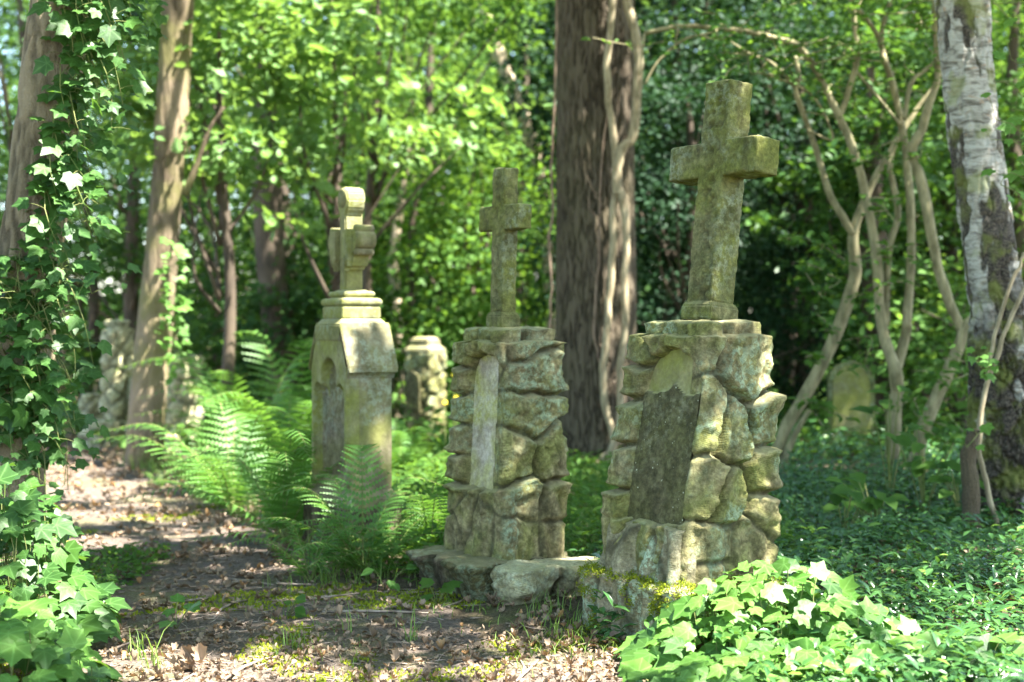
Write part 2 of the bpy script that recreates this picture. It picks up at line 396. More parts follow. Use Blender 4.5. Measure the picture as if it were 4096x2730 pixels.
# ------------------------------------------------------------------ hewn stone
class Mon:
    """frame of one monument: local x runs along its front from left to right, local y into it"""
    def __init__(s, X, Y, yaw): s.o = np.array([X, Y, gz1(X, Y) * 0]); s.y = yaw; c, k = math.cos(-yaw), math.sin(-yaw); s.R = np.array([[c, -k, 0], [k, c, 0], [0, 0, 1]])
    def side(s, px, py, x0):
        """photo pixel -> local point on the plane x = x0"""
        o = s.R.T @ (np.array([0, 0, H]) - s.o); d = s.R.T @ np.array([(px - 2048) / F, 1, -(py - HZ) / F]); t = (x0 - o[0]) / d[0]; return o + t * d
    def front(s, px, py, y0):
        o = s.R.T @ (np.array([0, 0, H]) - s.o); d = s.R.T @ np.array([(px - 2048) / F, 1, -(py - HZ) / F]); t = (y0 - o[1]) / d[1]; return o + t * d

def rock_box(W, D, z0, z1, seeds, depth=.03, res=.008, groove=.022, corner=.022, batter=None, rough=.006, panel=None, facet=.30, cap=8, seed=1, top_in=.0, flute=None):
    """a hewn pier: rounded box whose sides bulge into separate blocks around the given seed points"""
    r = np.random.default_rng(seed); c = corner
    hw, hd = W / 2 - c, D / 2 - c
    segs = [((-hw, -D / 2), (hw, -D / 2), (0, -1)), ((W / 2, -hd), (W / 2, hd), (1, 0)), ((hw, D / 2), (-hw, D / 2), (0, 1)), ((-W / 2, hd), (-W / 2, -hd), (-1, 0))]
    P0, N0 = [], []
    for i, (a, b, n) in enumerate(segs):
        a, b = np.array(a), np.array(b); k = max(3, int(np.linalg.norm(b - a) / res))
        for t in np.arange(k) / k: P0.append(a + (b - a) * t); N0.append(n)
        n2 = segs[(i + 1) % 4][2]; cc = b - np.array(n) * c; m = max(2, int(c * 1.57 / res)) 
        for t in np.arange(m) / m:
            an = t * np.pi / 2; v = np.array(n) * math.cos(an) + np.array(n2) * math.sin(an); P0.append(cc + v * c); N0.append(v)
    P0, N0 = np.array(P0), np.array(N0, float); m = len(P0)
    z = np.linspace(z0, z1, max(4, int((z1 - z0) / res))); nz = len(z)
    B = np.zeros((nz, m, 3)); B[:, :, :2] = P0; B[:, :, 2] = z[:, None]
    if batter is not None:                       # batter(z) -> (dx_left, dy_front): how far the front/sides flare at height z
        fr = batter(z); B[:, :, 1] -= fr[0][:, None] * (.5 - P0[:, 1] / D)[None]; B[:, :, 0] *= (1 + fr[1] / W)[:, None]
    q = B.reshape(-1, 3); N = np.zeros((nz * m, 3)); N[:, :2] = np.tile(N0, (nz, 1))
    S = np.array(seeds, float); ns = len(S)
    wq = q + np.column_stack([fbm(q, 7, 2, 20), fbm(q, 7, 2, 23), fbm(q, 7, 2, 26)]) * .014
    dd = ((wq[:, None] - S[None]) ** 2).sum(2); o = np.argsort(dd, 1)[:, :2]; ar = np.arange(len(q))
    d1, d2 = dd[ar, o[:, 0]], dd[ar, o[:, 1]]; sp = np.linalg.norm(S[o[:, 0]] - S[o[:, 1]], axis=1)
    edge = (d2 - d1) / (2 * np.maximum(sp, 1e-3)); bid = o[:, 0]
    prof = sstep(0, groove, edge)
    # planar facets of each block
    gd = r.normal(size=(ns, 4, 3)) * facet; gc = r.uniform(.45, 1.1, (ns, 4)) * depth
    rel = q - S[bid]; tang = rel - (rel * N).sum(1)[:, None] * N
    h = np.min(gc[bid] + np.einsum('nkj,nj->nk', gd[bid], tang) * .5, axis=1); h = np.clip(h, -.1 * depth, depth * .9) + depth * .35
    rim = np.exp(-((edge - groove * 1.1) / (groove * .6)) ** 2) * depth * .28          # hewn rims stand proud
    disp = prof * (h + rim) - (1 - prof) * depth * .5 + rough * fbm(q, 22, 4, seed, .65) + rough * 1.6 * np.abs(fbm(q, 9, 2, seed + 5))
    if flute is not None:
        zf0, zf1, amp = flute; wv = q[:, 0] * N[:, 1] - q[:, 1] * N[:, 0]
        fl = np.abs(noise(np.column_stack([q[:, 0], q[:, 1], q[:, 2] * .22]), 16, 3)) * amp * 2 - amp * .4; k = sstep(zf1, zf1 - .03, q[:, 2]) * sstep(zf0 - .01, zf0, q[:, 2]); disp = disp * (1 - k * .7) + fl * k
    if panel is not None: disp = panel(q, N, disp)
    # the strip near the cap rolls inwards so that the top edge is broken, not sawn
    disp = np.where((N[:, 1] < -.25) & (q[:, 0] > W * .30) & (np.full(len(q), panel is not None)), disp * .35, disp)
    Vv = q + N * disp[:, None]
    Vv[:, 2] += rough * 1.2 * noise(q, 14, 8) * sstep(z0, z0 + .03, q[:, 2])
    td = r.normal(size=(ns, 3)); td = td / np.linalg.norm(td, axis=1)[:, None]; td[:, 2] = np.abs(td[:, 2]) + .8
    tool = (q * td[bid]).sum(1) * 2 * np.pi / .0085
    Fs = []; a = np.arange(nz - 1)[:, None] * m; b = np.arange(m)[None]; bn = (b + 1) % m
    Fs.append(np.stack([a + b, a + bn, a + m + bn, a + m + b], -1).reshape(-1, 4))
    ring = Vv[-m:].copy(); cxy = ring[:, :2].mean(0); last = (nz - 1) * m; VV = [Vv]; ed = [1 - sstep(0, groove * .8, edge)]; tl = [tool]; n = len(Vv)
    for k in range(1, cap + 1):
        f = 1 - k / cap * .97; rg = ring.copy(); rg[:, :2] = cxy + (rg[:, :2] - cxy) * f
        rg[:, 2] = ring[:, 2].mean() + (ring[:, 2] - ring[:, 2].mean()) * f + .004 * noise(rg, 25, 4) + min(k, 2) * .004
        VV.append(rg); ed.append(np.zeros(m)); tl.append(rg[:, 0] * 400); Fs.append(np.stack([last + b, last + bn, n + bn, n + b], -1).reshape(-1, 4)); last = n; n += m
    return np.vstack(VV), [np.vstack(Fs)], dict(edge=np.concatenate(ed), tool=np.concatenate(tl))

def cross_grid(name, cells_x, cells_z, inside, yd, res, mat, parent, rough=.003, pits=.006, pitmask=None, chip=.0032, seed=1, shift=None):
    """a solid made of a grid of cells in the x-z plane, yd deep, its surface roughened"""
    def fine(c): return np.unique(np.concatenate([np.linspace(a, b, max(2, int(round((b - a) / res)) + 1)) for a, b in zip(c[:-1], c[1:])]).round(6))
    xs, zs = fine(cells_x), fine(cells_z); ys = np.linspace(-yd / 2, yd / 2, max(3, int(yd / res)))
    cx, cz = (xs[:-1] + xs[1:]) / 2, (zs[:-1] + zs[1:]) / 2
    I = np.array([[inside(x, z) for z in cz] for x in cx])
    Vd, V, Fc = {}, [], []
    def vid(i, j, k):
        t = (i, j, k)
        if t not in Vd: Vd[t] = len(V); V.append((xs[i], ys[j], zs[k]))
        return Vd[t]
    ny = len(ys)
    for i in range(len(cx)):
        for k in range(len(cz)):
            if not I[i, k]: continue
            Fc.append((vid(i, 0, k), vid(i + 1, 0, k), vid(i + 1, 0, k + 1), vid(i, 0, k + 1)))
            Fc.append((vid(i, ny - 1, k), vid(i, ny - 1, k + 1), vid(i + 1, ny - 1, k + 1), vid(i + 1, ny - 1, k)))
            for j in range(ny - 1):
                if i == 0 or not I[i - 1, k]: Fc.append((vid(i, j, k), vid(i, j, k + 1), vid(i, j + 1, k + 1), vid(i, j + 1, k)))
                if i == len(cx) - 1 or not I[i + 1, k]: Fc.append((vid(i + 1, j, k), vid(i + 1, j + 1, k), vid(i + 1, j + 1, k + 1), vid(i + 1, j, k + 1)))
                if k == 0 or not I[i, k - 1]: Fc.append((vid(i, j, k), vid(i, j + 1, k), vid(i + 1, j + 1, k), vid(i + 1, j, k)))
                if k == len(cz) - 1 or not I[i, k + 1]: Fc.append((vid(i, j, k + 1), vid(i + 1, j, k + 1), vid(i + 1, j + 1, k + 1), vid(i, j + 1, k + 1)))
    V = np.array(V, float); Fc = np.array(Fc)
    fn = np.cross(V[Fc[:, 1]] - V[Fc[:, 0]], V[Fc[:, 3]] - V[Fc[:, 0]]); fn = unit(fn)
    N = np.zeros_like(V)
    for c in range(4): np.add.at(N, Fc[:, c], fn)
    cnt = np.zeros(len(V)); [np.add.at(cnt, Fc[:, c], 1) for c in range(4)]
    sh = np.linalg.norm(N, axis=1) / cnt; N = unit(N)
    d = rough * fbm(V, 30, 3, seed) - chip * (1 - sh) * 2.2 * (1 + 1.5 * np.abs(noise(V, 25, seed + 2)) + 2 * sstep(.25, .5, noise(V, 9, seed + 3)))
    pm = sstep(.05, .35, noise(V, 38, seed + 6) + .4 * noise(V, 90, seed + 8)) * pits
    if pitmask is not None: pm = pm * pitmask(V)
    V2 = V + N * (d - pm)[:, None]
    if shift is not None: V2 = shift(V2)
    return mk(name, V2, Fc, mat, parent, True, dict(edge=np.clip(pm / max(pits, 1e-4), 0, 1) * .55))

def prism(name, outline, y0, y1, mat, parent, bevel=.005, loc=(0, 0, 0), sub=0):
    bm = bmesh.new(); vs = [bm.verts.new((x, y0, z)) for x, z in outline]; f = bm.faces.new(vs)
    r = bmesh.ops.extrude_face_region(bm, geom=[f]); bmesh.ops.translate(bm, vec=(0, y1 - y0, 0), verts=[v for v in r['geom'] if isinstance(v, bmesh.types.BMVert)])
    bmesh.ops.recalc_face_normals(bm, faces=bm.faces)
    if bevel: bmesh.ops.bevel(bm, geom=bm.edges[:], offset=bevel, segments=2, affect='EDGES', clamp_overlap=True)
    me = bpy.data.meshes.new(name); bm.to_mesh(me); bm.free(); me.materials.append(mat)
    o = bpy.data.objects.new(name, me); col.objects.link(o); o.parent = parent; o.location = loc
    return o
def frustum(name, levels, mat, parent, bevel=.005, res=3):
    """stack of rectangles: levels = [(half_x, half_y, z)], optional 4th value: y offset"""
    V, Fc = [], []
    for L in levels:
        hx, hy, z = L[:3]; oy = L[3] if len(L) > 3 else 0
        V += [(-hx, -hy + oy, z), (hx, -hy + oy, z), (hx, hy + oy, z), (-hx, hy + oy, z)]
    bm = bmesh.new(); vs = [bm.verts.new(v) for v in V]; n = len(levels)
    for i in range(n - 1):
        for k in range(4): bm.faces.new([vs[4 * i + k], vs[4 * i + (k + 1) % 4], vs[4 * i + 4 + (k + 1) % 4], vs[4 * i + 4 + k]])
    bm.faces.new(vs[:4][::-1]); bm.faces.new(vs[-4:]); bmesh.ops.recalc_face_normals(bm, faces=bm.faces)
    if bevel: bmesh.ops.bevel(bm, geom=bm.edges[:], offset=bevel, segments=2, affect='EDGES', clamp_overlap=True)
    me = bpy.data.meshes.new(name); bm.to_mesh(me); bm.free(); me.materials.append(mat)
    o = bpy.data.objects.new(name, me); col.objects.link(o); o.parent = parent; return o
def arch(x, z, pw, zt): 
    """signed: >0 inside a round-headed panel of half width pw whose head tops out at zt"""
    zc = zt - pw; return np.where(z < zc, pw - np.abs(x), pw - np.sqrt(x ** 2 + (z - zc) ** 2))

# ---- right monument --------------------------------------------------------
m1 = Mon(.600, 4.50, R(56))
t1 = thing('grave_monument', 'largest sandstone grave monument with leaning cross, dark inscription panel and mossy foot block', 'gravestone', m1.o, -R(56), 'rusticated stone grave monuments with crosses', tilt=(0, 0))
W1, D1 = .345, .262
sp = [(3000, 1470), (2895, 1725), (3070, 1690), (2870, 1990), (3075, 1885), (3065, 2065), (2990, 2190), (2830, 2190), (2835, 2330), (3000, 2380), (3080, 2260)]
seeds = [m1.side(px, py, W1 / 2) for px, py in sp]
seeds += [(-.16, -D1 / 2 - .02, z) for z in (.40, .56, .70, .82)] + [(.17, -D1 / 2, z) for z in (.50, .70)]
seeds += [(-.15, -D1 / 2, .925), (-.06, -D1 / 2, .985), (.07, -D1 / 2, .97), (-.05, -D1 / 2, .32), (-.19, .05, .5), (-.19, .05, .75), (-.19, .05, .93), (0, .15, .4), (0, .15, .65), (0, .15, .9), (.04, .0, 1.0)]
def bat1(z): return (.10 * sstep(1.0, .25, z) + 0 * z, .05 * sstep(.9, .3, z))
PX1 = .130
def panel1(q, N, disp):
    fr = sstep(-.6, -.95, N[:, 1]); a = arch(q[:, 0] - .034, q[:, 2], PX1, .925); zb = q[:, 2] - .40
    k = sstep(-.006, .008, np.minimum(a, zb)) * fr
    low = sstep(.40, .385, q[:, 2]) * fr
    return disp * (1 - k) + k * -.03 + low * .02
V, Fc, at = rock_box(W1, D1, .16, .965, seeds, depth=.030, groove=.018, batter=bat1, panel=panel1, res=.0065, rough=.008, flute=(.16, .41, .02), seed=3)
pier = mk('pier', V, Fc, M['stone'], t1, True, at); pier['label'] = 'pier of chisel grooved blocks with blue green lichen'
# lichen pale plinth front (lower front of the pier is its own carved block)
def plinth_shape():
    sd = [(-.15, -.2, .2), (-.05, -.2, .28), (.05, -.2, .22), (.14, -.2, .3), (.0, 0, .2)]
    return rock_box(W1 + .035, .10, .13, .385, sd, depth=.012, groove=.02, res=.007, rough=.008, flute=(.13, .40, .03), seed=8, cap=6, corner=.02)
V, Fc, at = plinth_shape(); V[:, 1] -= D1 / 2 + .098; V[:, 1] += np.clip(V[:, 2] - .2, 0, .3) * .2
mk('plinth', V, Fc, M['mint'], t1, True, at)
# inscription panel: a rough dark slab set into the niche
xs = np.linspace(-1, 1, 34); zs = np.linspace(0, 1, 84); XX, ZZ = np.meshgrid(xs, zs)
wz = .395 + (.925 - .395) * ZZ; hwid = np.where(wz < .925 - PX1, PX1, np.sqrt(np.maximum(PX1 ** 2 - (wz - .925 + PX1) ** 2, 1e-8)))
px_ = .034 + XX * hwid * 1.01; fr = bat1(wz.ravel())[0].reshape(wz.shape)
yy = -D1 / 2 - fr * 1.0 + .012
q = np.column_stack([px_.ravel(), 0 * px_.ravel(), wz.ravel()])
edge_y = .79 + .012 * noise(q, 20, 3).reshape(wz.shape) + .03 * np.exp(-((px_ - .04) / .03) ** 2)
yy = yy - .014 * sstep(edge_y + .004, edge_y - .004, wz) - .003 * fbm(q, 60, 3, 2).reshape(wz.shape)
V = np.column_stack([px_.ravel(), yy.ravel(), wz.ravel()]); V2 = V.copy(); V2[:, 1] += .05
nxp = len(xs); ii = (np.arange(len(zs) - 1)[:, None] * nxp + np.arange(nxp - 1)[None]).ravel(); Qp = np.column_stack([ii, ii + 1, ii + nxp + 1, ii + nxp])
top = wz.ravel()[Qp].mean(1) > (edge_y.ravel()[Qp].mean(1))
pan = mk('inscription_panel', V, Qp[~top], M['plaque'], t1); pan['label'] = 'dark panel flecked with white lichen'
mk('niche_back', V, Qp[top], M['crossb'], t1)
# cap slab under the cross
sd = [(-.12, -.1, 1.0), (.0, -.1, 1.0), (.12, -.12, 1.0), (.12, .05, 1.0), (-.1, .1, 1.0)]
V, Fc, at = rock_box(W1 - .06, D1 - .05, .95, 1.005, sd, depth=.018, groove=.02, res=.007, seed=5, rough=.006, cap=8)
mk('cap', V, Fc, M['stone'], t1, True, at)
def build_cross(t, sw, yd, arm, z0, z1, za0, za1, foot, lean, back, mat, res, pits, off=(0, 0), seed=1, footmat=None):
    c = bpy.data.objects.new('cross', None); col.objects.link(c); c.parent = t; c.location = (off[0], off[1], z0); c.rotation_euler = (back, lean, 0)
    h = z1 - z0; a0, a1 = za0 - z0, za1 - z0; hs = sw / 2
    ins = lambda x, z: (abs(x) < hs and z > foot - .002) or (a0 < z < a1 and abs(x) < arm)
    pit = lambda V: sstep(-yd * .3, -yd * .48, V[:, 1]) * sstep(hs * .9, hs * .2, np.abs(V[:, 0] - hs * .15)) * .8 + .12
    cross_grid('shaft_and_arms', [-arm, -hs, hs, arm], [foot - .01, a0, a1, h], ins, yd, res, mat, c, pits=pits, pitmask=pit, seed=seed)
    e = .011
    frustum('foot', [(hs + e, yd / 2 + e, 0), (hs + e, yd / 2 + e, foot * .78), (hs + .001, yd / 2 + .001, foot * 1.08)], mat, c, .004)
    return c
cr1 = build_cross(t1, .118, .100, .205, 1.012, 1.778, 1.468, 1.582, .055, 0, -R(6.5), M['cross'], .007, .012, off=(.0, .03), seed=4)
frustum('mortar_bed', [(.078, .068, 1.0), (.076, .066, 1.0135)], M['lightstone'], t1, .003).location = (0, .03, 0)
# foot block with moss
sd = [(-.2, -.1, .1), (-.06, -.12, .08), (.08, -.1, .1), (.2, -.08, .1), (.2, .1, .1), (0, .1, .1), (-.2, .1, .1)]
V, Fc, at = rock_box(.47, .40, -.06, .215, sd, depth=.022, groove=.03, res=.008, rough=.014, seed=12, flute=(-.06, .21, .022), cap=14)
V[:, 1] -= .10
blk = mk('foot_block', V, Fc, M['mint'], t1, True, at)
FB = V

# ---- middle monument -------------------------------------------------------
m2 = Mon(-.01, 5.28, R(57))
t2 = thing('grave_monument', 'middle sandstone grave monument with upright cross, pale niche and rough base blocks', 'gravestone', m2.o, -R(57), 'rusticated stone grave monuments with crosses')
W2, D2 = .315, .245
sp = [(2120, 1490), (2110, 1650), (2050, 1830), (2205, 1830), (2080, 2010), (2215, 2010), (2100, 1370), (2060, 2150), (2220, 2140), (2180, 1700)]
seeds = [m2.side(px, py, W2 / 2) for px, py in sp[:9]]
seeds += [(-.15, -D2 / 2 - .02, z) for z in (.36, .46, .57, .68, .80)] + [(-.13, -D2 / 2, .90), (-.04, -D2 / 2, .955), (.08, -D2 / 2, .935)]
seeds += [(-.06, -D2 / 2 - .05, .28), (.05, -D2 / 2 - .05, .25), (-.12, -D2 / 2 - .05, .24), (-.15, .05, .3), (-.15, .05, .5), (-.15, .05, .7), (-.15, .05, .88), (0, .13, .35), (0, .13, .6), (0, .13, .85)]
def bat2(z): return (.03 * sstep(.9, .2, z), .075 * sstep(.75, .18, z) + .0 * z)
PX2 = .116
def panel2(q, N, disp):
    fr = sstep(-.6, -.95, N[:, 1]); a = arch(q[:, 0] - .034, q[:, 2], PX2, .90); zb = q[:, 2] - .405
    k = sstep(-.006, .008, np.minimum(a, zb)) * fr
    return disp * (1 - k) + k * -.034 + .012 * sstep(.40, .385, q[:, 2]) * fr
V, Fc, at = rock_box(W2, D2, .13, .935, seeds, depth=.030, groove=.018, batter=bat2, panel=panel2, res=.007, rough=.010, flute=(.13, .40, .022), seed=14)
mk('pier', V, Fc, M['stone2'], t2, True, at)
wz = .40 + (.90 - .40) * ZZ; hwid = np.where(wz < .90 - PX2, PX2, np.sqrt(np.maximum(PX2 ** 2 - (wz - .90 + PX2) ** 2, 1e-8)))
px_ = .034 + XX * hwid * 1.01; yy = -D2 / 2 - bat2(wz.ravel())[0].reshape(wz.shape) + .022
mk('niche_panel', np.column_stack([px_.ravel(), yy.ravel(), wz.ravel()]), Qp, M['plaque2'], t2)
sd = [(-.1, -.1, .96), (.0, -.1, .96), (.1, -.1, .96), (.12, .05, .96), (-.1, .1, .96)]
V, Fc, at = rock_box(W2 - .05, D2 - .04, .92, .982, sd, depth=.018, groove=.02, res=.008, seed=6, rough=.007)
mk('cap', V, Fc, M['stone2'], t2, True, at)
build_cross(t2, .083, .066, .135, .985, 1.585, 1.352, 1.445, .06, R(0.4), -R(1), M['cross'], .008, .008, off=(-.045, -.0), seed=9)
sd = [(-.22, -.15, .08), (-.12, -.2, .1), (.0, -.2, .06), (.12, -.2, .1), (.0, .1, .1), (-.2, .1, .1)]
V, Fc, at = rock_box(.40, .36, -.06, .155, sd, depth=.03, groove=.035, res=.009, rough=.016, seed=21, flute=(-.05, .15, .016), facet=.5, cap=12)
V[:, 1] -= .055; V[:, 0] -= .03
V[:, :2] *= (1 + .16 * sstep(.0, .15, V[:, 2]))[:, None]
mk('base_block', V, Fc, M['darkstone'], t2, True, at)
sd = [(.0, -.1, .08), (.03, .08, .06), (-.1, 0, .1)]
V, Fc, at = rock_box(.12, .36, -.06, .15, sd, depth=.03, groove=.035, res=.009, rough=.016, seed=24, facet=.6, cap=12)
V[:, 0] += .265; V[:, 1] -= .0; V[:, :2] *= (1 + .10 * sstep(.0, .15, V[:, 2]))[:, None]
mk('base_block', V, Fc, M['lightstone'], t2, True, at)['label'] = 'pale sunlit block'  # takes the pale stone colour to look sunlit

# ---- gothic monument -------------------------------------------------------
m3 = Mon(-.70, 6.20, R(60))
t3 = thing('grave_monument', 'gothic stone grave monument with sloping shoulders, trefoil niche and carved floral cross, behind the ferns', 'gravestone', m3.o, -R(60))
HX, HY = .192, .108
gm = M['smooth']; yb = M['crossb']
# body with a recessed trefoil-headed niche: front face built as a grid pushed back inside the niche
def niche(x, z):
    a = arch(x, z, .082, .855); b = arch(x + .118, z, .048, .745); c = arch(x - .118, z, .048, .745)
    body = np.minimum(.158 - np.abs(x), .70 - z); return np.maximum(np.maximum(a, np.maximum(b, c)), body)
xs = np.linspace(-HX, HX, 70); zs = np.linspace(.30, .98, 110); XX3, ZZ3 = np.meshgrid(xs, zs)
top_lim = np.where(np.abs(XX3) < .135, 9, .985 - (np.abs(XX3) - .135) * 2.6)
nf = np.minimum(niche(XX3, ZZ3), ZZ3 - .33); yy = -HY + .035 * sstep(-.002, .004, nf) - .012 * sstep(.012, .006, np.abs(nf + .0)) * (nf > 0) * 0
yy = yy + .012 * sstep(.012, .016, nf)
V = np.column_stack([XX3.ravel(), yy.ravel(), ZZ3.ravel()]); V[:, 1] += .0015 * fbm(V, 30, 3, 2)
n3 = len(xs); ii = (np.arange(len(zs) - 1)[:, None] * n3 + np.arange(n3 - 1)[None]).ravel(); Q3 = np.column_stack([ii, ii + 1, ii + n3 + 1, ii + n3])
cx3 = V[Q3].mean(1); keep = (np.abs(cx3[:, 0]) < .14) | (cx3[:, 2] < .82 + (HX - np.abs(cx3[:, 0])) * 2.3)
Q3 = Q3[keep]; inn = nf.ravel()[Q3].min(1) > .010
mk('recess', V, Q3[inn], M['recess'], t3)
nv = len(V); rows = np.arange(len(zs)); cl = [rows * n3, rows * n3 + n3 - 1]; okr = (zs < .815)[:-1]
V = np.vstack([V] + [V[c] * [1, 0, 1] + [0, -HY + .06, 0] for c in cl]); ex = []
for k, c in enumerate(cl):
    a, b = c[:-1][okr], c[1:][okr]; a2, b2 = (nv + k * len(zs) + rows[:-1])[okr], (nv + k * len(zs) + rows[1:])[okr]
    ex.append(np.column_stack([a, b, b2, a2] if k == 0 else [a, a2, b2, b]))
mk('front_panel', V, np.vstack([Q3[~inn]] + ex), yb, t3)
g3 = lambda n, lv, m=gm, b=.005: frustum(n, lv, m, t3, b)
g3('body', [(HX, HY - .04, .28), (HX, HY, .30), (HX, HY, .815)]).scale = (1, .97, 1)
for o in [x for x in t3.children if x.name.startswith('body')]:
    for v in o.data.vertices:
        if v.co.y < -HY + .03: v.co.y += .052        # leave room behind the niche
for s in (-1, 1):
    prism('shoulder', [(s * .135, .815), (s * (HX + .001), .815), (s * (HX + .001), .83), (s * .135, .985)], -HY + .03, HY, gm, t3, .003)
    prism('shoulder_coping', [(s * .128, .988), (s * (HX + .034), .796), (s * (HX + .034), .822), (s * .133, 1.012)], -HY - .004, HY + .012, gm, t3, .004)
    prism('eave_moulding', [(s * (HX - .001), .77), (s * (HX + .008), .785), (s * (HX + .026), .800), (s * (HX - .001), .806)], -HY + .004, HY + .006, gm, t3, .002)
g3('centre_block', [(.130, HY - .045, .82), (.130, HY - .001, .90), (.130, HY - .001, 1.01), (.128, HY - .002, 1.0), (.14, HY + .008, 1.0), (.14, HY + .008, 1.045), (.105, HY - .022, 1.068)][:3])
g3('centre_cornice', [(.140, HY + .006, .93), (.140, HY + .006, 1.0), (.108, HY - .02, 1.03)], gm)
g3('pedestal', [(.110, HY - .018, 1.028), (.110, HY - .018, 1.075), (.106, HY - .022, 1.08)], yb)
def torus_block(name, hx, hy, z0, z1, m):
    lv = []
    for a in np.linspace(-90, 90, 9): lv.append((hx + (z1 - z0) * .5 * math.cos(R(a)), hy + (z1 - z0) * .5 * math.cos(R(a)), (z0 + z1) / 2 + (z1 - z0) / 2 * math.sin(R(a))))
    frustum(name, lv, m, t3, 0)
torus_block('moulding', .098, .078, 1.080, 1.115, yb); torus_block('moulding', .078, .060, 1.120, 1.145, yb)
g3('moulding', [(.09, .07, 1.11), (.076, .06, 1.124)], yb, .002); g3('moulding', [(.072, .055, 1.142), (.055, .045, 1.152)], yb, .002)
g3('ledge', [(HX + .02, HY + .02, .22), (HX + .02, HY + .02, .265), (HX - .003, HY - .003, .30)])
g3('plinth', [(HX + .035, HY + .035, -.05), (HX + .03, HY + .03, .222)], M['darkstone'], .008)
c3 = bpy.data.objects.new('cross', None); col.objects.link(c3); c3.parent = t3; c3.location = (0, 0, 1.148)
pts = [(-.03, 0), (.03, 0), (.03, .125), (.055, .085), (.068, .125), (.085, .10), (.105, .15), (.13, .17), (.148, .20), (.148, .24), (.13, .265), (.105, .268), (.09, .25), (.06, .258), (.032, .265),
       (.03, .33), (.048, .355), (.056, .39), (.045, .425), (.022, .443), (0, .452)]
pts += [(-x, z) for x, z in pts[::-1][1:-1]]
pts = [p for i, p in enumerate(pts) if p != (-.03, 0) or i == 0]
prism('cross_body', pts, -.042, .042, yb, c3, .006)
for s in (-1, 1):
    prism('drooping_leaf', [(s * .03, .26), (s * .10, .262), (s * .105, .2), (s * .085, .10), (s * .072, .14), (s * .058, .08), (s * .05, .135), (s * .034, .13)][::s], -.062, -.030, yb, c3, .004)
    for (z, r_, hh) in ((.215, .040, .05), (.262, .018, .0), (.165, .016, 0)):
        V, Fc, _ = tube([(s * .128, -.040, z), (s * .128, .044, z)], [r_, r_], 14, 5); mk('roll', V, Fc, gm, c3)
V, Fc, _ = tube([(0, -.044, .402), (0, .046, .402)], [.044, .044], 20, 5); mk('roll', V, Fc, gm, c3)

# ---- far left double monument ----------------------------------------------
m4 = Mon(-2.87, 11.25, R(40))
t4 = thing('grave_monument', 'wide rusticated stone monument with two piers, half hidden behind the bare trunk', 'gravestone', m4.o, -R(40))
def far_pier(x, y, W, D, z0, z1, s, m='lightstone', t=t4, nm='pier', dep=.018, ctr=None):
    r = np.random.default_rng(s); k = max(2, int(round((z1 - z0) / .17))); sd = []
    for i in range(k):
        z = z0 + (i + .5) * (z1 - z0) / k
        sd += [(W / 2, r.uniform(-.3, -.1) * D, z + r.uniform(-.03, .03)), (W / 2, r.uniform(.15, .4) * D, z + r.uniform(-.05, .05)), (-W / 2, 0, z + .03), (r.uniform(-.3, 0) * W, -D / 2, z), (r.uniform(.1, .3) * W, -D / 2, z + .06), (0, D / 2, z)]
    V, Fc, at = rock_box(W, D, z0, z1, sd, depth=dep, groove=.03, res=.016, seed=s, rough=.008); V[:, 0] += x; V[:, 1] += y
    return mk(nm, V, Fc, M[m], t, True, at)
far_pier(-.42, 0, .17, .20, .1, .96, 31); far_pier(.44, 0, .17, .24, .0, .76, 32)  # piers brightened by the pale stone colour to look sunlit
far_pier(-.46, -.05, .32, .34, -.05, .22, 33, nm='base_block'); far_pier(.42, -.02, .30, .34, -.05, .16, 34, nm='base_block'); far_pier(-.80, 0, .12, .14, -.05, .42, 35, nm='side_post')
far_pier(-.42, .0, .13, .15, .955, 1.03, 36, nm='cap')
frustum('back_slab', [(.36, .04, -.02), (.36, .04, .62)], M['smooth'], t4, .01).location = (.0, .06, 0)

# ---- far stone with a dark niche -------------------------------------------
m5 = Mon(-.72, 11.8, R(38))
t5 = thing('grave_monument', 'distant rusticated grave stone with dark niche and stepped cap, right of the gothic stone', 'gravestone', m5.o, -R(38))
far_pier(0, 0, .27, .20, -.05, .76, 41, 'stone2', t=t5, dep=.016)
frustum('cap', [(.14, .11, .76), (.14, .11, .80), (.10, .08, .83), (.10, .08, .88), (.07, .05, .90)], M['smooth'], t5, .008)
prism('niche', [(-.08 + .0, .35), (.08, .35), (.08, .60), (.055, .655), (0, .68), (-.055, .655), (-.08, .60)], -.142, -.12, M['plaque'], t5, .004, loc=(-.02, 0, -.06))

# ---- green slab among the shrubs -------------------------------------------
t6 = thing('headstone', 'plain algae green headstone with rounded top among the shrub stems', 'gravestone', (2.48 + .0, 10.4, 0), R(-12))
o6 = [(-.17, -.05), (.17, -.05), (.17, .57)] + [(.17 * math.cos(a), .57 + .17 * math.sin(a)) for a in np.linspace(.15, math.pi - .15, 12)] + [(-.17, .57)]
prism('slab', o6, -.045, .045, M['wall'], t6, .012)
i6 = [(x * .78, .03 + z * .92) for x, z in o6]; prism('raised_field', i6, -.056, -.04, M['crossb'], t6, .006)

# ---- small mossy stone at the left edge of the path ---------------------------
xm, ym = P(225, 2400, 4.9)[:2]
V, Fc, at = rock_box(.14, .10, -.05, .11, [(-.05, -.05, .05), (.06, -.05, .06), (0, .05, .05)], depth=.02, res=.009, rough=.01, seed=51)
o = mk('mossy_stone', V, Fc, M['darkstone'], None, True, at); o.location = (xm, ym, gz1(xm, ym)); o.rotation_euler = (0, .15, .6)
tag(o, 'small dark stone with yellow moss on top, beside the path under the left ivy', 'stone')

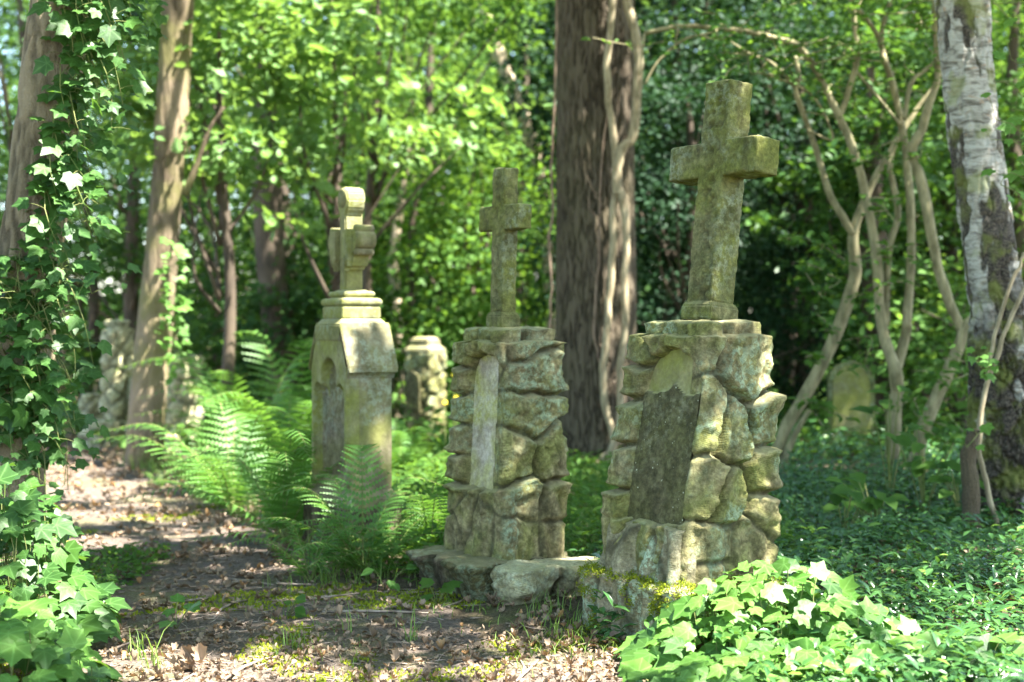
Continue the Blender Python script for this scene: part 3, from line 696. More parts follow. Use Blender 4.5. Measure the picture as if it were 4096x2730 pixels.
# ------------------------------------------------------------------ trees
def PL_(pts, Y):
    """pixel polyline -> world points; Y a number or one per point"""
    Y = np.broadcast_to(np.asarray(Y, float), (len(pts),)); return np.array([P(a, b, y) for (a, b), y in zip(pts, Y)])
def furrow(amp, fs=9.0, zs=.16, seed=0, flare=None):
    def f(b, th, L):
        q = b * np.array([1, 1, zs]); n = np.abs(fbm(q, fs, 3, seed)) ; r = sstep(.0, .30, n)
        return amp * (r - .6) + .012 * noise(b, 1.3, seed + 4)
    return f
def trunk(name, pts, rad, mat, parent, seg=72, n=260, disp=None, h_from=None):
    V, Fc, h = tube(pts, rad, seg, n, disp)
    hh = (h - h.min()) / max(1e-6, h.max() - h.min())
    return mk(name, V, Fc, mat, parent, True, dict(h=hh))

# ---- unseen canopy added to shade the scene; gaps carved where sun should fall ------------
LIT = []                                    # (x, y, r) on the ground plane, where sun should arrive
def lit(pt, r, squash=1.0): g = np.asarray(pt) - sunv * (pt[2] / sunv[2]); LIT.append((g[0], g[1], r))
def litp(px, py, Y, r): lit(P(px, py, Y), r)
def litg(px, py, r):
    Y = H * F / (py - HZ); litp(px, py, Y, r)
# path and foreground patches
for a in [(250, 1960, .55), (200, 2080, .4), (330, 2180, .28), (160, 1890, .6), (420, 1990, .3), (1000, 2290, .1), (600, 2680, .22), (900, 2690, .24), (1500, 2710, .18), (2000, 2700, .16), (300, 2540, .18),
          (1250, 2230, .1), (1750, 2560, .06), (2300, 2690, .25), (2650, 2700, .28), (3000, 2660, .25), (700, 2120, .14), (760, 2060, .18)]: litg(*a)
for a in [(2880, 2330, 4.15, .32), (3100, 2480, 3.95, .36), (2650, 2450, 4.0, .2), (2750, 2480, 3.95, .2), (2420, 2350, 4.3, .10), (3500, 2450, 4.0, .22), (3350, 2600, 3.7, .3), (3900, 2600, 3.5, .2), (3800, 2500, 4.0, .16), 
          (2300, 2230, 5.2, .09), (2290, 2260, 5.1, .07), (2150, 1350, 5.2, .10), (2230, 1360, 5.2, .06), (2900, 1330, 4.5, .06),
          (1490, 1420, 6.1, .06), (1330, 820, 6.2, .10), (1440, 900, 6.2, .08),
          (120, 900, 5.4, .17), (60, 1200, 5.4, .15), (190, 300, 5.4, .2), (100, 650, 5.4, .12), (350, 620, 5.3, .25), (330, 1000, 5.3, .2), (300, 1500, 5.2, .15), (100, 2150, 4.6, .3), (150, 2400, 4.3, .25), (60, 2600, 4.0, .25), (110, 1950, 4.9, .15),
          (565, 1500, 10.0, .14), (545, 1720, 10.0, .16), (470, 1500, 11.4, .3), (740, 1600, 10.9, .3), (760, 1750, 10.8, .25), (600, 1200, 10.0, .1), (500, 1500, 11, .4), (740, 1560, 11, .4), (450, 1760, 10.8, .4),
          (1000, 1550, 7.6, .45), (850, 1750, 7.4, .4), (1100, 1850, 6.6, .3), (1480, 2200, 5.6, .2), (1650, 2180, 5.7, .2), (1300, 2250, 5.6, .15), (1200, 1950, 6.3, .3), (1000, 250, 10, .5), (1350, 1850, 5.6, .12), (900, 2000, 6.6, .22), (1300, 2150, 5.4, .10), (1250, 2000, 5.7, .1),
          (1680, 1650, 8.5, .6), (1650, 1850, 7.5, .4), (1700, 1500, 10, .6), (1650, 2000, 6.6, .2), (1150, 500, 10, .6), (1000, 350, 10, .6), (1300, 800, 9, .3), (800, 300, 10, .4), (1700, 700, 12, .6),
          (3830, 300, 6.6, .1), (3900, 900, 6.6, .06), (3300, 250, 9, .2), (3680, 450, 9, .15), (3560, 1500, 9, .10), (3850, 1650, 9, .2), (3600, 1950, 6.5, .12), (3900, 1000, 6, .05)]: litp(*a)
LITa = np.array(LIT); LIT.clear()
for a in [(2385, y_, 9.5, .42) for y_ in range(-300, 2000, 200)] + [(2820, y_, 4.4, .24) for y_ in range(350, 2200, 180)] + [(3000, 1700, 4.4, .2), (3000, 1450, 4.4, .2)] + [(2050, y_, 5.2, .16) for y_ in range(700, 2100, 180)] + [(1450, 1750, 6.1, .11), (1350, 1750, 6.1, .11), (1450, 1950, 6.0, .1), (1330, 1950, 6.0, .1)]: litp(*a)
SHa = np.array(LIT)
def shade_zone(g): return (np.hypot(g[:, None, 0] - SHa[None, :, 0], g[:, None, 1] - SHa[None, :, 1]) / SHa[None, :, 2]).min(1) < 1
def sun_gap_lit(g): return (np.hypot(g[:, None, 0] - LITa[None, :, 0], g[:, None, 1] - LITa[None, :, 1]) / LITa[None, :, 2]).min(1) < 1
def sun_gap(c):
    """True where a canopy leaf at c would stand in a sun gap"""
    g = c - sunv * (c[:, 2] / sunv[2])[:, None]
    d = np.hypot(g[:, None, 0] - LITa[None, :, 0], g[:, None, 1] - LITa[None, :, 1]) / LITa[None, :, 2]
    q = np.column_stack([g[:, 0], g[:, 1], 0 * g[:, 0]])
    far = (g[:, 1] > 11.6 + .5 * noise(q, .7, 2)) & (g[:, 0] < 1.6)
    n = fbm(q, 1.6, 3, 12)
    return ((d.min(1) < 1 + .35 * noise(q, 6, 3)) | (n > .58) | far) & ~shade_zone(g)
crown_tips = {}
def far_gap(c):
    g = c - sunv * (c[:, 2] / sunv[2])[:, None]; q = np.column_stack([g[:, 0], g[:, 1], 0 * g[:, 0]])
    return (fbm(q, .55, 4, 19) + .35 * np.exp(-((g[:, 0] + 1.5) / 1.8) ** 2 - ((g[:, 1] - 15) / 4) ** 2) - .45 * sstep(.3, 1.6, g[:, 0]) > -.14) | sun_gap_lit(g)
def canopy(name, t, cx, cy, rx, ry, z0, z1, n, mat='broad', size=.12, trunk_top=None, bark='oakbark', seed=0, gap=None, cs=.42):
    r = np.random.default_rng(seed)
    k = n // 45; cc = np.column_stack([cx + rx * np.sqrt(r.random(k)) * np.cos(a := r.random(k) * 6.283), cy + ry * np.sqrt(r.random(k)) * np.sin(a), r.uniform(z0, z1, k)])
    pos = (cc[:, None] + r.normal(size=(k, 45, 3)) * [cs, cs, cs / 3]).reshape(-1, 3)
    pos = pos[~(gap or sun_gap)(pos)]; m = len(pos)
    nr = np.array([0, 0, 1.]) + r.normal(size=(m, 3)) * .35
    A = Acc(); stamp(A, OVAL[0], OVAL[1], pos, frames(nr, r.normal(size=(m, 3))), size * r.uniform(.7, 1.3, m), ta=OVAL[2])
    A.build(name, M[mat], t)
    if trunk_top is not None:
        A = Acc()
        for c in cc[r.permutation(k)[:14]]:
            p0 = np.array(trunk_top); mid = (p0 + c) / 2 + [0, 0, .3]; V, Fc, _ = tube([p0, mid, c], [.06, .035, .008], 6, 10); A.add(V, Fc)
        A.build('limb', M[bark], t)

def ivy_run(AL, AS, pts, size=.06, step=.045, out=None, r=rng, petiole=.035, spread=1.0, rad=.0025, light=None, droop=.5):
    """a trailing ivy shoot: leaves on stalks alternate along it"""
    L = np.linalg.norm(np.diff(pts, axis=0), axis=1).sum(); n = max(4, int(L / step)); c = cr(pts, n)
    if AS is not None: V, Fc, _ = tube(c, np.linspace(rad, rad * .6, n), 5, n); AS.add(V, Fc)
    T = unit(np.gradient(c, axis=0)); o = np.broadcast_to(out, c.shape) if out is not None else np.tile([0, -1, .3], (n, 1))
    side = np.cross(T, o) * np.where(np.arange(n) % 2, 1, -1)[:, None]
    d = unit(o * .8 + side * spread + r.normal(size=c.shape) * .35); tip = c + d * petiole * r.uniform(.5, 1.6, n)[:, None] * 1.3
    nr = unit(o * .9 + np.array([0, 0, .75]) + r.normal(size=c.shape) * .38)
    hd = d * .5 + np.array([0, 0, -droop]) + side * .4 + r.normal(size=c.shape) * .25
    s = size * r.uniform(.5, 1.25, n) * np.linspace(1.05, .65, n)
    stamp(AL, IVY[0], IVY[1], tip, frames(nr, hd), s, ta=IVY[2], bend=r.normal(size=n) * .15 - .12)
    if AS is not None:
        for i in range(n):
            V, Fc, _ = tube([c[i], (c[i] + tip[i]) / 2 + [0, 0, .004], tip[i]], .0011, 3, 3, cap=False); AS.add(V, Fc)

# ---- left tree with ivy ------------------------------------------------------
tl = thing('ivy_clad_tree', 'leaning brown tree trunk at the left edge with ivy climbing its right side', 'tree', P(30, 1900, 5.55) * [1, 1, 0])
loc = np.array(tl.location)
pts = PL_([(-30, 2550), (20, 1900), (70, 1500), (110, 1100), (165, 700), (215, 300), (260, 0), (420, -900), (600, -2000)], 5.55) - loc
trunk('trunk', pts, [.21, .14, .125, .122, .118, .116, .115, .10, .07], M['greybark'], tl, 64, 300, furrow(.008, 12, .25, 3))
ivl = thing('climbing_ivy', 'dense green ivy hanging off the right side of the leaning left trunk', 'ivy', P(200, 1900, 5.4) * [1, 1, 0]); il = np.array(ivl.location)
AL, AS, AD = Acc(), Acc(), Acc(); r = np.random.default_rng(5)
ctr = cr(PL_([(20, 1900), (70, 1500), (110, 1100), (165, 700), (215, 300), (260, 0), (300, -200)], 5.55), 100)
for i in range(85):
    k = r.integers(8, 99); p0 = ctr[k] + [r.uniform(.05, .12), -.11, 0]
    reach = r.uniform(.0, .20); dn = r.uniform(.05, .35)
    p = np.array([p0, p0 + [reach * .5, -.06 - r.uniform(0, .08), .03], p0 + [reach, -.05 - r.uniform(0, .15), -dn * .4], p0 + [reach + .03, -.08 - r.uniform(0, .1), -dn]])
    ivy_run(AL, AS, p, .088, .062, np.array([.45, -.8, .3]), r, spread=.8)
for i in range(4):
    x0 = r.uniform(.05, .12); p = ctr[::9] + np.array([x0, -.12 + x0 * .4, 0]) + r.normal(size=(len(ctr[::9]), 3)) * .012
    ivy_run(AL, AS, p, .065, .07, np.array([.2, -.9, .3]), r, rad=.004)
for i in range(40):                                                 # left lower skirt over the trunk foot
    k = r.integers(8, 36); p0 = ctr[k] + [r.uniform(-.14, .08), -.14, 0]
    p = np.array([p0, p0 + [r.uniform(-.1, .1), -.04, .02], p0 + [r.uniform(-.12, .2), -.1, -.12]]); ivy_run(AL, AS, p, .08, .055, np.array([.0, -.9, .4]), r)
for i in range(26):                                                 # dark leaves behind
    k = r.integers(10, 99); p0 = ctr[k] + [r.uniform(.1, .2), .05, 0]
    ivy_run(AL, None, np.array([p0, p0 + [.05, .08, 0], p0 + [.14, .10, -.15]]), .08, .04, np.array([.7, -.4, .2]), r)
p = PL_([(0, 1760), (60, 1600), (150, 1320), (230, 1180), (250, 1000)], 5.38); V, Fc, _ = tube(p, .008, 6, 30); AS.add(V, Fc)
for A_ in (AL, AS): A_.V = [v - il for v in A_.V]
AL.build('leaves', M['ivy'], ivl); AS.build('stem', M['stem'], ivl)

# ---- second tree ----------------------------------------------------------------
tb = thing('bare_trunk_tree', 'slender sunlit trunk with yellow green algae standing before the wide stone monument', 'tree', P(575, 1860, 10.0) * [1, 1, 0]); loc = np.array(tb.location)
pts = PL_([(560, 1960), (575, 1840), (600, 1500), (625, 1250), (655, 900), (680, 600), (700, 300), (715, 0), (740, -500), (760, -1200)], 10.0) - loc
trunk('trunk', pts, [.15, .132, .118, .115, .113, .112, .112, .112, .11, .10], M['algaebark'], tb, 48, 240, furrow(.006, 9, .2, 8))
A = Acc(); V, Fc, _ = tube(PL_([(740, 780), (790, 660), (840, 520), (900, 430)], 9.9) - loc, [.03, .02, .015, .01], 6, 16); A.add(V, Fc); A.build('limb', M['algaebark'], tb)
iv2 = thing('climbing_ivy', 'sunlit pale ivy trailing down the right side of the slender trunk', 'ivy', P(720, 1600, 10.4) * [1, 1, 0]); il = np.array(iv2.location)
AL, AS = Acc(), Acc(); r = np.random.default_rng(15)
for i in range(15):
    p0 = P(r.uniform(665, 705), r.uniform(950, 1450), 9.85); ivy_run(AL, AS, np.array([p0, p0 + [.02, -.06, -.08], p0 + [r.uniform(0, .05), -.06, -.3]]) - il, .075, .05, np.array([.5, -.8, .3]), r)
AL.build('leaves', M['ivy_light'], iv2); AS.build('stem', M['vine'], iv2)

# ---- oak with vines ---------------------------------------------------------------
to = thing('oak_tree', 'thick upright oak trunk with deeply furrowed bark between the middle and the large cross', 'tree', P(2385, 1900, 9.7) * [1, 1, 0]); loc = np.array(to.location)
pts = PL_([(2420, 2050), (2412, 1890), (2395, 1700), (2385, 1400), (2382, 1000), (2380, 500), (2382, 0), (2385, -600), (2390, -1500)], 9.7) - loc
trunk('trunk', pts, [.40, .335, .285, .272, .268, .262, .258, .25, .22], M['oakbark'], to, 260, 460, furrow(.015, 34, .13, 11))
def vine_thing(nm, lab, runs, Y, mat, stub=None, grp=None):
    base = P(runs[0][0][-1][0], 1880, Y) * [1, 1, 0]; t = thing(nm, lab, 'vine', base, group=grp); A = Acc()
    for pl, rd in runs:
        r = np.random.default_rng(len(pl)); q = cr(PL_(pl, Y), len(pl) * 3); q += r.normal(size=q.shape) * [.003, .002, .003]
        rr = np.interp(np.linspace(0, 1, len(q)), np.linspace(0, 1, len(rd)), rd) * r.uniform(.93, 1.07, len(q))
        V, Fc, _ = tube(q - base, rr, 10, len(q) * 4); mk('stem', V, Fc, M[mat], t)
    return t
vine_thing('woody_vine', 'pale woody vine climbing the oak trunk along its middle', [([(2455, -300), (2451, 0), (2429, 261), (2437, 435), (2455, 575), (2462, 731), (2451, 870), (2446, 1045), (2437, 1219), (2420, 1393), (2411, 1515), (2429, 1654), (2455, 1758), (2440, 1810), (2403, 1845), (2380, 1900)], [.024, .025, .026, .03])], 9.33, 'vine', grp='woody vines on the oak trunk')
vine_thing('woody_vine', 'thick pale vine bending in from the right edge of the oak trunk and forking', [([(2500, -300), (2507, 0), (2533, 104), (2554, 226), (2547, 383), (2533, 540), (2481, 609), (2468, 696), (2470, 780)], [.03, .034]),
    ([(2464, 740), (2490, 801), (2507, 975), (2498, 1132), (2502, 1306), (2481, 1480), (2481, 1654), (2446, 1811), (2425, 1900)], [.026, .024, .024])], 9.32, 'vine', grp='woody vines on the oak trunk')
vine_thing('thin_vine', 'thin reddish vine hanging down the left edge of the oak trunk', [([(2225, -100), (2222, 300), (2210, 560), (2205, 700), (2212, 850), (2196, 960), (2203, 1080), (2202, 1250), (2204, 1420)], [.008, .009, .008])], 9.42, 'thinvine')
vine_thing('thin_vine', 'thin reddish vine with short side twigs on the face of the oak trunk', [([(2440, 400), (2405, 640), (2400, 800), (2395, 960), (2388, 1130), (2376, 1330), (2390, 1420), (2420, 1500)], [.006, .009, .009, .007]), ([(2400, 810), (2370, 760), (2345, 700)], [.006, .003]), ([(2398, 870), (2360, 840), (2350, 790)], [.006, .003]), ([(2397, 940), (2378, 920)], [.005, .003]), ([(2386, 1110), (2370, 1085)], [.005, .003]), ([(2420, 1505), (2450, 1530), (2475, 1545)], [.006, .004])], 9.40, 'thinvine')

# ---- birch --------------------------------------------------------------------------
tr = thing('birch_tree', 'leaning birch with white bark above and dark rugged mossy bark at its foot, right edge', 'tree', P(4060, 2120, 6.8) * [1, 1, 0]); loc = np.array(tr.location)
pts = PL_([(4085, 2300), (4070, 2100), (4050, 1800), (4030, 1500), (3990, 1250), (3945, 900), (3900, 600), (3868, 300), (3842, 0), (3790, -500), (3700, -1400)], 6.8) - loc
V, Fc, h = tube(pts, [.26, .215, .185, .158, .128, .120, .118, .118, .118, .11, .09], 150, 520, furrow(.012, 13, .4, 21))
q = V; rough_ = sstep(1.15, .62, q[:, 2] - .12 + .35 * fbm(q * [1, 1, .5], 3, 3, 2) + .25 * np.clip((q[:, 0] - np.interp(q[:, 2], [0, 3], [0, -.25])) * -3, -1, .6))
patch = sstep(.06, .14, fbm(q * [1, 1, .34], 8, 4, 7) + .12 * sstep(2.0, 1.0, q[:, 2])); hh = np.clip(rough_ + patch * .95, 0, 1)
island = sstep(.40, .48, fbm(q * [1, 1, .45], 8, 3, 17)) * rough_; hh = np.clip(hh - island, 0, 1)
nrm = np.zeros_like(q); cxy = np.column_stack([np.interp(q[:, 2], pts[:, 2], pts[:, 0]), np.interp(q[:, 2], pts[:, 2], pts[:, 1])]); nrm[:, :2] = unit(q[:, :2] - cxy)
ck = np.abs(fbm(q * [1, 1, .5], 20, 3, 31)); q = q + nrm * (rough_ * (sstep(.02, .3, ck) * .030 - .012) - patch * .006)[:, None]
mk('trunk', q, Fc, M['birch'], tr, True, dict(h=ck, hh=hh))
vb = vine_thing('woody_vine', 'twisted brown vine creeping up the left side of the birch foot', [([(4130, 1080), (4090, 1170), (4020, 1330), (3985, 1440), (3950, 1530), (3925, 1640), (3918, 1800), (3940, 1900), (3975, 2040), (4010, 2170)], [.009, .012, .013]), ([(4096, 1010), (4070, 1080), (4010, 1230), (3975, 1370), (3950, 1520)], [.007, .009, .009])], 6.42, 'vine')
vine_thing('short_stump', 'short upright brown stump leaning against the birch foot', [([(3905, 1720), (3880, 1800), (3885, 1950), (3890, 2100), (3910, 2220)], [.020, .034, .038, .040, .045])], 6.35, 'greybark')['category'] = 'stump'
ivb = thing('climbing_ivy', 'few large bright ivy leaves reaching in from the right edge before the white birch bark', 'ivy', P(4100, 1900, 6.0) * [1, 1, 0]); il = np.array(ivb.location)
AL, AS = Acc(), Acc(); r = np.random.default_rng(77)
for (a, b, c2, d2, n_) in [(4130, 620, 3980, 480, .085), (4150, 650, 3960, 560, .08), (4120, 760, 3990, 700, .10), (4130, 500, 4010, 330, .085), (4160, 420, 4040, 240, .09), (4140, 900, 4000, 740, .07), (4170, 300, 4080, 150, .09), (4180, 120, 4100, 20, .09), (4160, 560, 4060, 440, .08), (4190, 700, 4080, 600, .08)]:
    p0, p1 = P(a, b, 6.1), P(c2, d2, 5.9); ivy_run(AL, AS, np.array([p0, (p0 + p1) / 2 + [0, -.05, .03], p1]) - il, n_, .075, np.array([-.3, -.8, .5]), r, petiole=.05)
for (a, b, c2, d2) in [(3960, 1480, 3830, 1400), (3950, 1500, 3900, 1440), (3945, 1490, 3960, 1430), (3930, 1720, 3870, 1790), (3945, 1480, 3990, 1450)]:
    p0, p1 = P(a, b, 6.35), P(c2, d2, 6.2); ivy_run(AL, AS, np.array([p0, (p0 + p1) / 2, p1]) - il, .06, .09, np.array([-.3, -.8, .5]), r)
AL.build('leaves', M['ivy_light'], ivb); AS.build('stem', M['stem'], ivb)

def shade_canopy(t, cx, cy, rx, ry, z0, z1, n, top, bark, seed, mat='broad', size=.13, gap=None, cs=.42):  # unseen shading leaves, filed as the crown of a visible tree
    loc = np.array(t.location); k0 = len(bpy.data.objects)
    before = set(o.name for o in t.children); canopy('crown', t, cx, cy, rx, ry, z0, z1, n, mat, size, top, bark, seed, gap, cs)
    for o in t.children:
        if o.name not in before:
            co = np.empty(len(o.data.vertices) * 3, np.float32); o.data.vertices.foreach_get('co', co); co = co.reshape(-1, 3) - loc; o.data.vertices.foreach_set('co', co.ravel().astype(np.float32)); o.data.update()
shade_canopy(to, 3.4, 7.6, 5.0, 4.2, 5.0, 7.6, 32000, (.57, 9.7, 4.6), 'oakbark', 1)
shade_canopy(tr, 4.6, 2.4, 5.0, 5.4, 5.0, 7.5, 26000, (1.85, 6.8, 3.8), 'greybark', 2, 'broad', .11)  # reaches over and behind the camera to cut sky light
shade_canopy(tl, -1.8, 2.8, 5.0, 5.2, 4.6, 7.0, 24000, (-1.5, 5.55, 3.6), 'greybark', 3)
shade_canopy(tb, -2.8, 9.0, 4.0, 3.4, 4.8, 7.4, 9000, (-2.4, 10.6, 4.6), 'algaebark', 4)

# ---- multi-stemmed shrubs on the right ------------------------------------------------
def shrub(lab, stems, Y, sprays, seed, base, grp='pale stemmed shrubs behind the large cross'):
    b = P(base, 1800, Y) * [1, 1, 0]; t = thing('multi_stem_shrub', lab, 'shrub', b, group=grp); r = np.random.default_rng(seed)
    for i, (pl, rd) in enumerate(stems):
        k = len(pl); q = PL_(pl, Y + np.cumsum(r.normal(size=k)) * .02) - b; q = cr(q, k * 2); q += r.normal(size=q.shape) * .0015
        rr = np.interp(np.linspace(0, 1, len(q)), np.linspace(0, 1, len(rd)), rd) * r.uniform(.93, 1.08, len(q))
        V, Fc, _ = tube(q, rr * .8, 9, len(q) * 3); mk('stem', V, Fc, M['elder'], t)
    AL, AS = Acc(), Acc()
    for (pa, pb, n_, s_) in sprays:
        p0, p1 = P(*pa, Y - .1), P(*pb, Y - .3); c = cr(np.array([p0, (p0 + p1) / 2 + r.normal(size=3) * .05, p1]), n_) - b
        V, Fc, _ = tube(c, .003, 4, n_); mk('twig', V, Fc, M['elder'], t); m = n_ * 2; cc = np.repeat(c, 2, 0)
        d = unit(r.normal(size=(m, 3)) + np.array([0, -.3, -.1])); pos = cc + d * .02; nr = np.array([0, -.35, 1]) + r.normal(size=(m, 3)) * .35
        stamp(AL, OVAL[0], OVAL[1], pos, frames(nr, d), s_ * r.uniform(.6, 1.2, m), ta=OVAL[2])
    AL.build('leaves', M['broad'], t); return t
r = np.random.default_rng(40)
def sprs(x0, x1, y0, y1, n, ln=170):
    o = []
    for i in range(n): a = (r.uniform(x0, x1), r.uniform(y0, y1)); o.append((a, (a[0] + r.normal() * ln, a[1] + r.uniform(-40, 90)), 9, r.uniform(.05, .08)))
    return o
shrub('tall shrub with pale green stems leaning out from the right side of the large cross', [
    ([(3090, 1860), (3150, 1700), (3200, 1620), (3319, 1400), (3412, 1143), (3421, 1053), (3412, 929), (3475, 768), (3502, 705), (3555, 616), (3595, 545), (3680, 420), (3743, 339)], [.052, .05, .048, .03, .024, .016]),
    ([(3412, 940), (3368, 866), (3319, 777), (3270, 625), (3229, 500), (3185, 384), (3190, 300), (3180, 232)], [.03, .026, .022, .014]),
    ([(3120, 1880), (3190, 1720), (3240, 1640)], [.03, .025, .018]),
    ([(3216, 480), (3180, 360), (3090, 260), (3000, 220), (2920, 170)], [.014, .012, .008]), ([(3230, 520), (3330, 560), (3260, 400), (3150, 330), (3020, 290)], [.01, .008, .006]),
    ], 8.9, sprs(3100, 3500, 150, 520, 16) + sprs(3150, 3500, 900, 1700, 16, 60), 1, 3100)
shrub('forked pale stemmed shrub with one stem arching left over the large cross', [
    ([(3570, 1860), (3580, 1650), (3590, 1560), (3578, 1470), (3546, 1375), (3520, 1250), (3510, 1071), (3484, 893), (3457, 768), (3426, 643), (3386, 536), (3350, 464), (3292, 339), (3216, 214), (3154, 174), (3030, 140), (2873, 118), (2716, 108), (2577, 139)], [.058, .05, .04, .034, .030, .026, .020, .016]),
    ([(3350, 470), (3368, 437), (3404, 330), (3426, 214), (3412, 89), (3404, -80)], [.026, .022, .018]),
    ([(3582, 1490), (3625, 1330), (3627, 1286), (3636, 1161), (3645, 1027), (3640, 804), (3627, 670), (3613, 553), (3573, 357), (3537, 250), (3520, 187), (3484, 107), (3404, 9), (3370, -80)], [.042, .036, .032, .030, .026, .020, .016]),
    ([(3545, 1300), (3546, 1161), (3555, 1000), (3591, 848), (3560, 696), (3564, 625), (3591, 553)], [.026, .026, .024, .018]),
    ([(3520, 190), (3530, 100), (3560, 0), (3570, -100)], [.02, .014]), ([(3600, 500), (3500, 380), (3420, 280), (3410, 200)], [.012, .009, .007]),
    ([(2577, 139), (2560, 300), (2580, 250)], [.010, .006, .004]), ([(2577, 340), (2640, 240), (2740, 160), (2873, 130)], [.010, .010, .008]),
    ], 8.6, sprs(2600, 3700, -60, 260, 34) + sprs(3400, 3700, 500, 1200, 10, 80), 2, 3575)
shrub('thick slanting pale shrub stems next to the birch', [
    ([(3660, 1860), (3690, 1730), (3760, 1560), (3832, 1400), (3868, 1300), (3950, 1240)], [.055, .052, .046, .04, .03]),
    ([(3850, 1330), (3796, 1205), (3752, 1071), (3716, 893), (3680, 714), (3645, 607), (3662, 560), (3689, 509), (3707, 429), (3743, 330), (3743, 178), (3735, 80), (3740, -80)], [.036, .038, .038, .036, .030, .026, .022]),
    ([(3613, 480), (3640, 340), (3700, 280), (3800, 200)], [.02, .016, .012]),
    ], 8.4, sprs(3600, 4000, -60, 300, 16) + sprs(3600, 3900, 1400, 1750, 8, 90), 3, 3660)

# ---- background trees --------------------------------------------------------------------
def crown_mesh(seed, leaf=SIMPLE, n_cl=90, per=60, size=.085, rad=(1.5, 1.5, 2.2), cl=.30, flat=.5, hollow=.35):
    r = np.random.default_rng(seed); d = rnd_unit(n_cl, r); cc = d * (hollow + (1 - hollow) * r.random(n_cl) ** .5)[:, None] * np.array(rad)
    cc += r.normal(size=cc.shape) * .15; s = r.uniform(.6, 1.4, n_cl)
    pos = cc[:, None] + r.normal(size=(n_cl, per, 3)) * np.array([cl, cl, cl * flat]) * s[:, None, None]
    pos = pos.reshape(-1, 3); m = len(pos); nr = np.array([0, 0, 1.]) * .8 + r.normal(size=(m, 3)) * .5 + np.repeat(d, per, 0) * .35
    A = Acc(); cr_ = np.repeat(np.clip(r.normal(.5, .2, n_cl), 0, 1), per)
    stamp(A, leaf[0], leaf[1], pos, frames(nr, r.normal(size=(m, 3)) + np.repeat(d, per, 0) + [0, 0, -.4]), size * r.uniform(.6, 1.3, m), rnd=np.clip(cr_ + r.normal(size=m) * .15, 0, 1), ta=leaf[2])
    return A, cc
def limbs(cc, base, r, k=8, r0=.02):
    A = Acc()
    for c in cc[r.permutation(len(cc))[:k]]:
        p0 = np.array([base[0], base[1], min(c[2] - .4 * abs(c[2] - base[2]) - .3, c[2] - .1)]); p0[2] = max(p0[2], base[2])
        V, Fc, _ = tube([p0, (p0 + c) / 2 + r.normal(size=3) * .12, c], [r0, r0 * .6, r0 * .15], 5, 8); A.add(V, Fc)
    return A
def bg_tree(name, lab, px, Y, zc, rad, mat, seed, trunk_r=.09, lean=0, leaf=SIMPLE, n_cl=100, per=75, size=.088, cl=.26, flat=.33, bark='bgbark', cat='tree', grp='leafy background trees', hollow=.35):
    b = P(px, HZ, Y) * [1, 1, 0]; t = thing(name, lab, cat, b, group=grp); r = np.random.default_rng(seed)
    A, cc = crown_mesh(seed, leaf, n_cl, per, size, rad, cl, flat, hollow); off = np.array([lean, 0, zc])
    A.V = [v + off for v in A.V]; A.build('crown', M[mat], t)
    L = limbs(cc + off, (0, 0, .3), r); 
    L.build('limb', M[bark], t)
    top = zc + rad[2] * .7; pts = np.array([[0, 0, -.1], [lean * .3 + r.normal() * .06, 0, top * .35], [lean * .7 + r.normal() * .06, 0, top * .7], [lean, 0, top]])
    V, Fc, _ = tube(pts, [trunk_r, trunk_r * .85, trunk_r * .6, trunk_r * .2], 10, 24); mk('trunk', V, Fc, M[bark], t)
    return t
